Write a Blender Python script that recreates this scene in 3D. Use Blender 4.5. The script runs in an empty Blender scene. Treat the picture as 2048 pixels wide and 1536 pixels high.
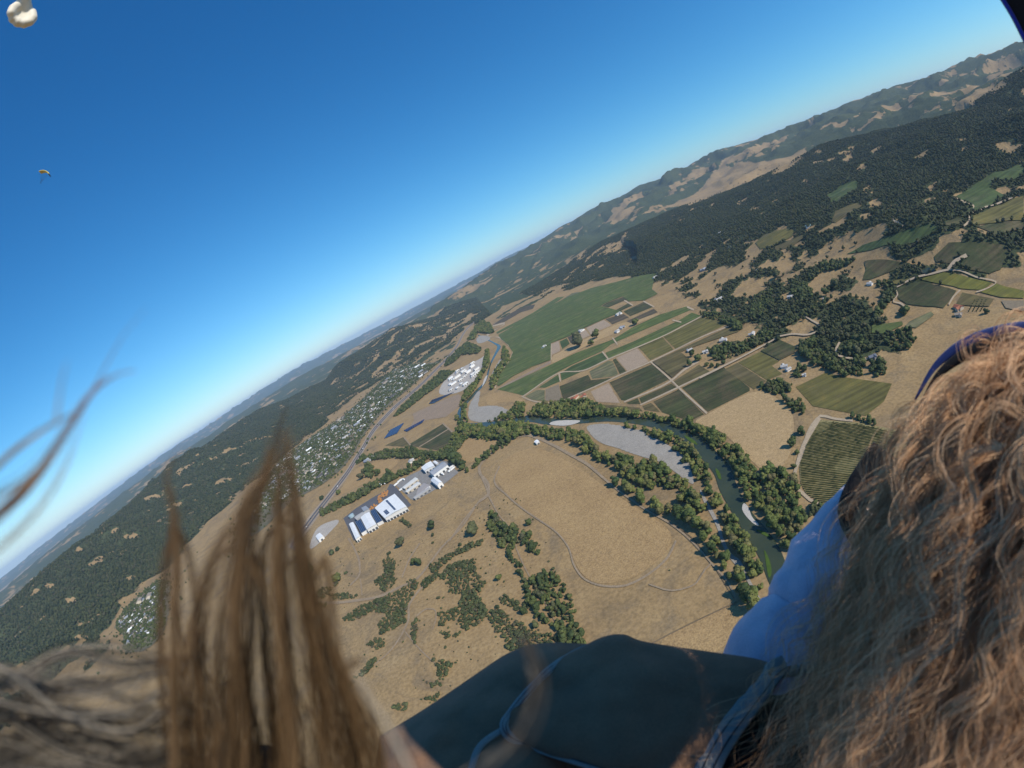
"""A river valley of vineyards, dry fields and a small town seen from under a parachute, through a wide fisheye action camera.
Units are metres; the camera is at the origin, 300 m above the valley floor; +y is the way it looks, +z is up."""
import bpy, bmesh, math, random
import numpy as np
from mathutils import Vector, Matrix, noise as mnoise

FLOOR = -300.0
scene = bpy.context.scene
COL = scene.collection
rng = np.random.default_rng(7); random.seed(7)

# ---------------------------------------------------------------- camera
cam = bpy.data.cameras.new('camera')
cam_o = bpy.data.objects.new('camera', cam); COL.objects.link(cam_o); scene.camera = cam_o
UP = Vector((-0.447, 0.857, 0.256)).normalized()                 # world up in camera axes (rolled 27 degrees, pitched 15 down)
_f = Vector((0, 0, -1)); _y = (_f - UP * _f.dot(UP)).normalized(); _x = _y.cross(UP)
CAM = Matrix((_x, _y, UP))                                        # camera axes -> world axes
cam_o.matrix_world = CAM.to_4x4()
cam.type = 'PANO'; cam.panorama_type = 'FISHEYE_LENS_POLYNOMIAL'
cam.sensor_width = 36.0; cam.sensor_fit = 'HORIZONTAL'
LA, LB = 15.5, 0.0003                                             # lens: image radius = t * (LA + LB t^2), t in degrees, 2048 units across
_t = np.linspace(0.0, 85.0, 400); _r = _t * (LA + LB * _t * _t) * 36.0 / 2048.0
_k = np.linalg.lstsq(np.stack([_r, _r ** 2, _r ** 3, _r ** 4], 1), np.radians(_t), rcond=None)[0]
cam.fisheye_polynomial_k0 = 0.0
cam.fisheye_polynomial_k1, cam.fisheye_polynomial_k2, cam.fisheye_polynomial_k3, cam.fisheye_polynomial_k4 = [-float(v) for v in _k]
cam.fisheye_fov = math.radians(175)
cam.clip_start = 0.01; cam.clip_end = 90000.0
cam.lens = 2.8
cam.dof.use_dof = True; cam.dof.focus_distance = 60.0; cam.dof.aperture_fstop = 1.5

# ---------------------------------------------------------------- sky, sun, exposure
SUN_AZ, SUN_EL = math.radians(134), math.radians(41)              # clockwise from the view direction
world = bpy.data.worlds.new('World'); scene.world = world; world.use_nodes = True
nt = world.node_tree; bg = nt.nodes['Background']
sky = nt.nodes.new('ShaderNodeTexSky'); sky.sky_type = 'NISHITA'; sky.sun_disc = False
sky.sun_elevation = SUN_EL; sky.sun_rotation = SUN_AZ
sky.altitude = 400; sky.air_density = 1.0; sky.dust_density = 0.2; sky.ozone_density = 1.0
bg.inputs[1].default_value = 0.1
_sep = nt.nodes.new('ShaderNodeSeparateColor'); _cmb = nt.nodes.new('ShaderNodeCombineColor')   # the action camera's vivid colour response, the same in every direction
nt.links.new(sky.outputs[0], _sep.inputs[0])
for _i, (_a, _g) in enumerate(((0.80, 1.56), (1.05, 1.04), (1.30, 0.85))):
    _m1 = nt.nodes.new('ShaderNodeMath'); _m1.operation = 'MULTIPLY'; _m1.inputs[1].default_value = 0.1
    _m2 = nt.nodes.new('ShaderNodeMath'); _m2.operation = 'POWER'; _m2.inputs[1].default_value = _g
    _m3 = nt.nodes.new('ShaderNodeMath'); _m3.operation = 'MULTIPLY'; _m3.inputs[1].default_value = _a * 10.0
    nt.links.new(_sep.outputs[_i], _m1.inputs[0]); nt.links.new(_m1.outputs[0], _m2.inputs[0]); nt.links.new(_m2.outputs[0], _m3.inputs[0]); nt.links.new(_m3.outputs[0], _cmb.inputs[_i])
nt.links.new(_cmb.outputs[0], bg.inputs[0])
sl = bpy.data.lights.new('sun', 'SUN'); sl.energy = 4.9; sl.angle = math.radians(0.53); sl.color = (1.0, 0.935, 0.83)
sun = bpy.data.objects.new('sun', sl); COL.objects.link(sun)
SUNV = Vector((math.sin(SUN_AZ) * math.cos(SUN_EL), math.cos(SUN_AZ) * math.cos(SUN_EL), math.sin(SUN_EL)))
sun.rotation_euler = SUNV.to_track_quat('Z', 'Y').to_euler()
vs = scene.view_settings; vs.view_transform = 'Standard'; vs.look = 'None'; vs.exposure = 0.0; vs.gamma = 1.0; vs.use_curve_mapping = False
scene.render.engine = 'CYCLES'
scene.cycles.use_denoising = True
scene.cycles.max_bounces = 5; scene.cycles.diffuse_bounces = 2; scene.cycles.volume_bounces = 1; scene.cycles.transparent_max_bounces = 12
scene.cycles.glossy_bounces = 2

# ---------------------------------------------------------------- the lie of the land
RIDGES = [
  (1750,1.35,0,[(560,2896,0),(932,3166,43),(1255,3267,90),(1554,2797,103),(1693,2167,116),(1943,1802,182),(2020,1473,153),(1993,931,168),(2261,804,263),(2476,348,290),(2561,-451,300)]),
  (3600,1.15,1,[(-603,8980,0),(9,9000,61),(437,8589,130),(840,8458,231),(1308,7892,311),(1806,7793,329),(2693,7320,396),(3446,6774,400),(4095,6164,418),(4620,5523,400),(5036,4862,378),(5355,4191,377),(5579,3526,382),(5851,2593,435),(5865,2012,393),(6176,540,420),(5826,-2121,400)]),
  (6000,1.1,1,[(-19734,-7182,300),(-20920,1830,260),(-18949,9051,204),(-18187,11467,243),(-17084,13861,286),(-14651,16412,431),(-12802,17892,357),(-10927,19094,443),(-8453,20311,470),(-5936,21184,299),(-3273,21755,214),(-503,20994,202),(2056,19894,297),(3533,19685,321),(4838,19406,320),(12856,15321,300)]),
  (3300,1.2,1,[(-7518,-2736,200),(-8169,715,180),(-7718,3562,123),(-7414,4553,142),(-7050,5594,159),(-6269,6870,203),(-5608,7668,170),(-4809,8193,193),(-3745,8730,198),(-2652,9122,137),(-1550,9677,90),(-694,9976,105)]),
  (1250,1.3,0,[(-1505,3921,60),(-1324,4091,171),(-1043,4275,171),(-806,4427,206),(-615,4559,145),(-316,4689,72),(-166,4797,8)]),
  (1150,1.2,0,[(-2255,-821,220),(-2391,209,200),(-2291,1000,186),(-2280,1249,198),(-2252,1489,190),(-2269,1724,175),(-2249,2134,185),(-2262,2539,238),(-2264,2927,202),(-2218,3328,193),(-2125,3738,183),(-1947,4057,125)]),
]
FIELDS = [
  ('vineyard_field','deep',[(48.7,2028.4),(167.6,2059),(299.2,2093.3),(425.5,2087.6),(530,2012.5),(599.8,1847.4),(666.5,1715.1),(686.3,1592.2),(615.1,1485.4),(554.1,1376.6),(528.2,1281.3),(480.2,1283.5),(461.7,1376.1),(488.4,1493.6),(428.4,1527.1),(406.1,1515.8),(405,1433.3),(401.8,1352.9),(401.9,1287.5),(342.6,1310.6),(284.7,1324.9),(226.1,1319.2),(167,1351.1),(123.6,1166.8),(71.4,1196.8),(16.8,1200.6),(-35.2,1174),(-38.4,1201.5),(-19.3,1297.2),(21.7,1386.9),(53.2,1502.2),(56.9,1668.2),(47.5,1875.2)]),
  ('vineyard_field','dark',[(430.2,1522.1),(484.5,1484.3),(497.7,1431.7),(464.8,1416.7),(408.3,1441.9),(408.8,1513.3)]),
  ('vineyard_field','dark',[(402.3,1350),(453.1,1356.5),(441.5,1299),(395.1,1309.6)]),
  ('vineyard_field','dark',[(402.6,1283),(469.1,1271.6),(455.8,1165.4),(386.4,1191.7)]),
  ('vineyard_field','brown',[(346.1,1303.1),(390.2,1255.8),(380.6,1187.4),(332.1,1202.8)]),
  ('vineyard_field','brown',[(360.7,1161.5),(442.8,1144.6),(430.5,1092.3),(357.2,1123.1)]),
  ('bare_field','bare',[(282.8,1315.8),(340.6,1305.2),(326.7,1197.7),(282.7,1213.7),(264.3,1213.3)]),
  ('bare_field','bare',[(242.1,1300.2),(275.1,1306.2),(260.4,1210.4),(226.2,1217.3)]),
  ('vineyard_field','brown',[(217.2,1318.9),(239.1,1311.1),(226.6,1225.2),(204.2,1229)]),
  ('vineyard_field','mid',[(189.6,1318.8),(213.5,1314.6),(201.1,1233.2),(172.3,1216.8)]),
  ('bare_field','bare',[(160.8,1342),(190.4,1336.3),(164.3,1211.1),(136.2,1213.8)]),
  ('bare_field','dirt',[(-32.4,1161.7),(122.5,1160.4),(116.8,1135.6),(-31.7,1147)]),
  ('vineyard_field','deep',[(-37.8,1152.2),(118.6,1122.6),(185.5,1111.5),(277.1,1061.7),(348.9,1075.6),(420.6,1064.1),(476.8,1016.5),(469.2,970.3),(388.7,994.3),(318.4,1016.8),(260.3,1029.2),(229.9,1014.1),(149.8,1031.1),(113.4,1031.3),(52.2,1006.2),(10.9,992.6),(-17,1077.6),(-42.1,1153.9)]),
  ('vineyard_field','deep',[(229.5,988.8),(298.6,963.3),(370.4,951.2),(411.5,942.5),(454.1,949.3),(447.8,893.1),(395.3,900),(338.3,897.6),(285.4,916.4),(218.8,939)]),
  ('vineyard_field','mid',[(114.4,1011.5),(147.3,1022.2),(225.9,1003.2),(216.2,938.3),(162.5,943.1),(103.3,955.6)]),
  ('vineyard_field','mid',[(50.8,991.3),(107.4,1010.3),(98.6,956.4),(63.1,965.7)]),
  ('vineyard_field','sage',[(14.4,976.8),(43.4,981.2),(59.2,951),(44.4,882.2),(23,932)]),
  ('bare_field','fallow',[(61.3,953.8),(92.2,941.6),(73.7,836.3),(45.4,880.4)]),
  ('vineyard_field','dark',[(90.4,925.5),(154.7,903.6),(148.8,863.9),(184.9,810.4),(146.1,818.3),(76.3,838.5)]),
  ('vineyard_field','sage',[(163.5,919.6),(212.7,924.9),(217.4,907.7),(196,819),(188.6,817.3),(153.1,867.4)]),
  ('vineyard_field','dark',[(220.5,913.9),(228,914.8),(210.9,808.2),(197.9,811.9)]),
  ('bare_field','bare',[(230.2,916.5),(280.1,906.4),(258.4,800.2),(212.6,805.8)]),
  ('vineyard_field','dark',[(169.3,800.1),(255.7,778.8),(240.2,676.1),(157.8,685.2),(154,695.8)]),
  ('bare_field','bare',[(128.7,803.8),(166.9,799.9),(147.7,688),(120.7,744)]),
  ('vineyard_field','olive',[(284.6,907.9),(340.4,895.6),(313.7,792.2),(264.2,801.6)]),
  ('vineyard_field','olive',[(342.6,895.4),(442.8,884.1),(442.4,771.8),(378.1,783.1),(317.2,789.6)]),
  ('vineyard_field','olive2',[(261.4,784.7),(366.1,764.3),(436.5,746.7),(418.1,707.4),(342.5,749.2),(312.2,760.9),(304.1,710.3),(287,691.3),(247,674.2)]),
  ('vineyard_field','olive2',[(240.3,659.1),(298.9,668.2),(293.4,623.5),(236.6,633.8)]),
  ('vineyard_field','dark',[(177,667.7),(234.6,656.7),(232.3,633.3),(170.7,643.2)]),
  ('vineyard_field','dark',[(154.9,676.2),(175,670.3),(168.9,645.4),(156.3,666.6)]),
  ('vineyard_field','dark',[(236.9,622.2),(289.7,615.6),(313.2,611.4),(292.2,512.8),(286.7,505.6),(220.1,515.4)]),
  ('vineyard_field','olive2',[(167.8,634.4),(181.9,629.8),(177,585.6),(164.6,618.1)]),
  ('vineyard_field','dark',[(185.9,628.9),(230.2,623.4),(213.2,515),(192.1,518.4),(178.6,581.5)]),
  ('vineyard_field','olive2',[(116.4,740.5),(162.5,634.2),(160.6,616.8),(129.3,685.8)]),
  ('dry_field','straw',[(119.4,1131.3),(133.1,1200.2),(164.6,1199.6),(198.9,1205),(256.8,1193.6),(322.1,1189.5),(357,1157.3),(426.8,1077.9),(422.6,1062.7),(352.5,1093.6),(302.4,1103.6),(252.7,1127.2),(185.1,1124.9),(131.5,1121.7)]),
  ('vineyard_field','olive2',[(310.2,603.9),(333.6,600),(316.9,504.7),(292,503)]),
  ('vineyard_field','olive',[(334.8,599.8),(376.5,592.8),(366.1,533.1),(351.4,533.8),(341.6,497.7),(319,505.7)]),
  ('vineyard_field','dark',[(378.1,593.1),(418.7,591.2),(409.5,538.2),(394.7,529.3),(368.3,534.2)]),
  ('vineyard_field','olive',[(325.5,451.6),(371.3,440.9),(374.2,405),(381.9,370.6),(388.2,342.5),(353.2,327.1),(321.1,326.7),(312.2,361.3),(304,396.7)]),
  ('vineyard_field','olive',[(842.2,1155.4),(885.9,1161.2),(901.9,1047.7),(894.9,1025.9),(862,1005.5),(795.6,1034.4),(792.6,1075.2)]),
  ('vineyard_field','olive2',[(790.2,1026.2),(850.8,957.5),(835,924.6),(794.3,944.5),(777.2,979.9)]),
  ('vineyard_field','mid',[(754.1,723.1),(781.7,695.3),(780.6,611.4),(804.6,561.2),(812.6,543),(805.9,507.8),(776.1,528.9),(755.8,570.1),(750.2,649.2)]),
  ('vineyard_field','dark',[(729.1,488),(766.2,475.9),(778.4,427.3),(789.1,381),(779.8,371.9),(723.5,360.8),(706.6,373.3),(704.7,424.6),(741.6,423.7),(737,440),(712.7,447.1),(715.3,477.5)]),
  ('vineyard_field','lime',[(662.9,482.9),(687.9,447),(684.4,385.9),(684.2,358.6),(658.8,363.4),(649.8,397.2),(655.5,448)]),
  ('vineyard_field','dark',[(622.7,499.9),(657.4,484.5),(641.6,399.5),(588.9,392.8),(584.4,418),(585.4,457.6),(599.6,484.5)]),
  ('vineyard_field','olive2',[(640.8,388.9),(639.9,335.5),(616.4,332.2),(604.4,380.4)]),
  ('vineyard_field','lime',[(652,363.2),(683.6,351.5),(676.4,303.7),(654.8,295),(647.8,328.1)]),
  ('vineyard_field','fallow',[(638.5,323.4),(648.3,292.3),(615.1,278.5),(618.2,307)]),
  ('vineyard_field','olive',[(652.9,553.5),(663.4,500.1),(643.8,516.9),(648.7,541.5)]),
  ('vineyard_field','dark',[(708.4,636.8),(712.2,582.3),(709.7,529.6),(689.3,550),(652.1,580.9),(645.9,595.6),(679.3,611.5)]),
  ('vineyard_field','dark',[(815.4,516),(882.4,509.1),(858.6,487.9),(818.9,490.8),(810.8,513.7)]),
  ('vineyard_field','deep',[(486.5,453.2),(507.2,467.9),(531.9,430.9),(523.3,421.9),(490.4,433.5)]),
  ('vineyard_field','sage',[(519.5,416.4),(535,418.3),(571.2,404.1),(565,394.9),(521.9,398.3)]),
  ('vineyard_field','mid',[(1015,585.5),(1106.9,578.7),(1177,556.1),(1253.6,510.5),(1167.5,480.4),(1135.3,497.2),(1122.3,534.6),(1084.4,535),(1052.6,481.6),(961.2,491.9),(907.8,503.1),(971.7,523.4)]),
  ('vineyard_field','olive',[(889.9,486.4),(958.3,477.6),(1018.4,454.5),(1041.2,437.8),(909.7,390.5),(870.7,431.7),(838.6,462)]),
  ('vineyard_field','dark',[(836.6,454),(906.9,389.5),(875.1,378.3),(811.9,406.6)]),
  ('vineyard_field','mid',[(1164.3,1130.2),(1255.5,1132.4),(1257.2,1059.1),(1181.4,1008.5),(1086.1,1007.6),(1079.1,1032.9)]),
  ('vineyard_field','olive2',[(894.2,876.7),(999,952.2),(1046.8,909.4),(1023.3,870.9),(930.7,836.6),(887.2,857.6)]),
  ('vineyard_field','rows',[(287.8,368.1),(307.7,323.8),(319.1,277.7),(274.8,248.4),(231.8,238.2),(209.2,244.2),(195.9,261.5),(194.8,288.3),(201.9,304.7),(221.6,329.8),(245.7,347.2)]),
  ('vineyard_field','dark',[(-318,1068.7),(-206.4,1097.7),(-159.2,928.1),(-173.6,926.1),(-214.8,922.4),(-266.2,1005.4),(-298.9,1051.1)]),
  ('vineyard_field','olive2',[(-396.8,1177.3),(-333.2,1165.7),(-299.3,1055),(-321.4,1076.4)]),
  ('vineyard_field','brown',[(32.8,2423.5),(104.5,2518.7),(194.4,2572.3),(279.8,2548.8),(314.1,2410.5),(278.4,2290.3),(222.2,2388.9),(166.7,2366.1),(103.9,2345.4),(51.1,2378.9)]),
  ('bare_field','sage',[(49.6,2036.3),(153.4,2019.1),(276,2072.1),(351.9,2068),(467.8,2147.9),(489.6,2066.7),(469.5,2001),(442.5,2045.7),(335.2,1998.8),(218,1966.8),(136.5,1954.2),(55.2,2000.6)]),
  ('vineyard_field','deep',[(47.8,2136.8),(94.2,2148.7),(171.8,2141.3),(253.6,2157.7),(375.4,2234.3),(414.5,2257.7),(430.7,2160.4),(359.6,2100),(282.5,2104.2),(158.6,2053.5),(47.9,2077)]),
  ('dry_field','gold',[(-81.7,696.6),(-55.7,712.2),(-18.3,694.7),(3.2,648.8),(19.2,595.4),(31.5,543.3),(40.6,493.4),(48.5,449.9),(59.1,407.9),(68.4,370.8),(71.6,346.6),(66.6,331.7),(51.7,319.6),(33.8,314.4),(15.7,312.7),(-3.5,319.7),(-17.6,330.3),(-25.8,348.2),(-27.9,375),(-26.8,397.6),(-30,425.8),(-39.2,457),(-50.3,487),(-64.6,527.7),(-80.2,579.9),(-91.9,633.9),(-93.7,675.4)]),
  ('dry_field','straw',[(193.5,513.5),(216,510.6),(253.5,507.9),(291.5,499.2),(296.3,472.6),(291,440.2),(281.7,409.4),(259.4,380.5),(234.4,355.4),(213.8,341.5),(197.4,335.3),(188.4,352.5),(192.9,381.8),(198,414.3),(202.8,444.1),(202.7,468.5),(196.7,490.5)]),
  ('dry_field','gold',[(7.3,233.4),(30.4,235.7),(54.9,232),(74,228.8),(76.6,217.2),(73.9,206.9),(43.7,198.1),(27.8,200.8),(-2.3,210.4)]),
  ('dry_field','gold',[(-496.6,998.3),(-484.2,1105.7),(-413.6,1073.6),(-333.9,1011.3),(-321.3,972.2),(-342.3,947.4),(-397.1,948.8),(-444.1,949.7),(-497.4,950.6)]),
  ('dry_field','gold',[(-194.9,879.7),(-169.4,900.7),(-115.2,870.1),(-68.8,803.8),(-95.4,781.2),(-120.8,763.1),(-141.3,763.5),(-158,822.9)]),
  ('bare_field','dirt',[(-327.7,1376.4),(-248.1,1358.1),(-160.3,1323.5),(-149.4,1276.2),(-160.6,1176.7),(-200.6,1148.1),(-266.7,1217.6),(-327.9,1207.8),(-311.7,1284.3)]),
  ('dry_field','gold',[(-82,1140.1),(-47.3,1145.4),(10.1,959.9),(4.8,928.1),(-36.3,1027.3),(-75.5,1035.8)]),
  ('gravel_bar','gravel',[(75,674.4),(95.6,654.4),(113.9,621.6),(124.3,584.2),(134.3,566.6),(134,535.9),(141.5,516.8),(142.8,487.4),(145.1,462.4),(144.5,439.4),(134.8,414.3),(127.7,394.5),(123.4,394.1),(121.7,424.3),(120.5,444.1),(119,458.7),(115.5,476.5),(107.9,493.2),(98.7,523.3),(88.7,556.1),(78,582.9),(73.5,611.3),(72.8,631.3)]),
  ('gravel_bar','gravel',[(-132.5,1085.5),(-125.8,1150.7),(-108.7,1205.8),(-96.7,1239.4),(-87.1,1221.2),(-99.3,1137.5),(-104.4,1083.8),(-82.6,1062.2),(-55.1,1016),(-38.8,968.2),(-30.2,922.2),(-48.4,920.6),(-71.9,926.9),(-95,943.8),(-118,983.8),(-133.9,1032.8)]),
  ('sand_bar','sand',[(23.1,757),(36.5,759.1),(61.7,725.4),(78.2,697.7),(62.4,698.7),(43.2,718)]),
  ('sand_bar','sand',[(138.3,317.3),(145.2,324.9),(146.7,322.3),(145.7,315.5),(139.5,301.2),(139.5,289.3),(136.9,287.4),(135.6,297.4)]),
  ('gravel_bar','gravel',[(127.3,384.3),(123.2,363.7),(119.5,344.5),(112.9,317.4),(104.2,295.6),(100.3,274.9),(103.1,265.6),(98.2,248.2),(93.9,226.1),(92.4,217.9),(90.5,219.5),(93.5,237.7),(96.7,255.7),(96.3,272),(100,292.5),(108.4,314),(113.9,337.2),(119.2,363.4)]),
  ('gravel_bar','gravel',[(-30.1,1392.3),(-1.9,1496.6),(10.6,1495.5),(-4.5,1412.6),(-35.8,1329.2),(-59.2,1245.4),(-45.3,1350.6)]),
  ('gravel_bar','gravel',[(-49.5,2302.3),(-17.2,2283.2),(8.2,2119),(9.2,2023.4),(-24.2,2027.3),(-55.6,2078.1),(-58.6,2205.4)]),
  ('sand_bar','sand',[(-68.1,1352.4),(-51.9,1377.7),(-65.9,1301.9),(-82.7,1251.7),(-78.1,1283.7)]),
  ('algae_mat','algae',[(157.8,400.4),(157.6,388.9),(150.5,372.6),(149.4,379.4)]),
  ('algae_mat','algae',[(125.7,263.4),(120.5,245.4),(113.8,233.5),(107.8,230.3),(117.6,248.2)]),
  ('algae_mat','algae',[(133.4,287.3),(138.3,274.6),(136.4,265.7),(133,280.2)]),
  ('algae_mat','algae',[(168.4,498.9),(171.5,470.3),(167.7,453.2),(165,475.7)]),
  ('factory_yard','asphalt',[(-433.9,802.5),(-375.5,676.2),(-365.1,683.1),(-331.2,692.5),(-291,690.8),(-258.1,709.8),(-316.3,849.1),(-328.6,864.8),(-332.5,840.5),(-367,836.1),(-408,822.9)]),
  ('works_yard','concrete',[(-314.4,849.1),(-280.7,857.6),(-255.5,855),(-228.2,870),(-209,865.1),(-187.5,828.4),(-164.4,757.9),(-161.2,747.5),(-191.9,729.2),(-220.8,722.5),(-251.8,720.5),(-263.5,737.1),(-295.4,809.2)]),
  ('gravel_yard','pale',[(-228.8,1615.3),(-188.8,1702.4),(-116.6,1709.9),(-60.4,1687.5),(-44.3,1718.3),(-40.7,1616.5),(-71.8,1435.7),(-131.7,1337.2),(-166,1340.2),(-240.8,1446.3)]),
  ('gravel_yard','pale',[(-511.4,788.8),(-509.2,827),(-462.1,818.9),(-438.7,797.5),(-460.7,759.5),(-483,727.3),(-500.4,729.4)]),
  ('town_ground','town',[(-968.6,1147),(-1064.3,1542.2),(-1111.8,1904.4),(-953.4,2008.3),(-813.5,2061.9),(-717.1,2399.6),(-660.3,2883.8),(-470.2,2632.5),(-266.4,2110.1),(-234.7,2233.3),(-319.2,2037.2),(-417.4,1821),(-476.5,1743.8),(-522.3,1556),(-530.1,1409.3),(-527.1,1247.3),(-552.8,1132.1),(-636.8,1106.1),(-707.9,1117.3),(-773.2,928)]),
  ('town_ground','town',[(-1301.8,816.5),(-1329.8,902.7),(-1294.8,971.4),(-1225.7,1005.6),(-1127.5,957.1),(-897.5,671.4),(-896.8,589.8),(-1006.3,604.7),(-1069.5,634.8),(-1123.7,703.9),(-1230.6,760.6)]),
  ('pond','water',[(685.6,494.8),(698,484.9),(696.4,467.5),(687,468.9),(681,485.3)]),
]
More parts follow.
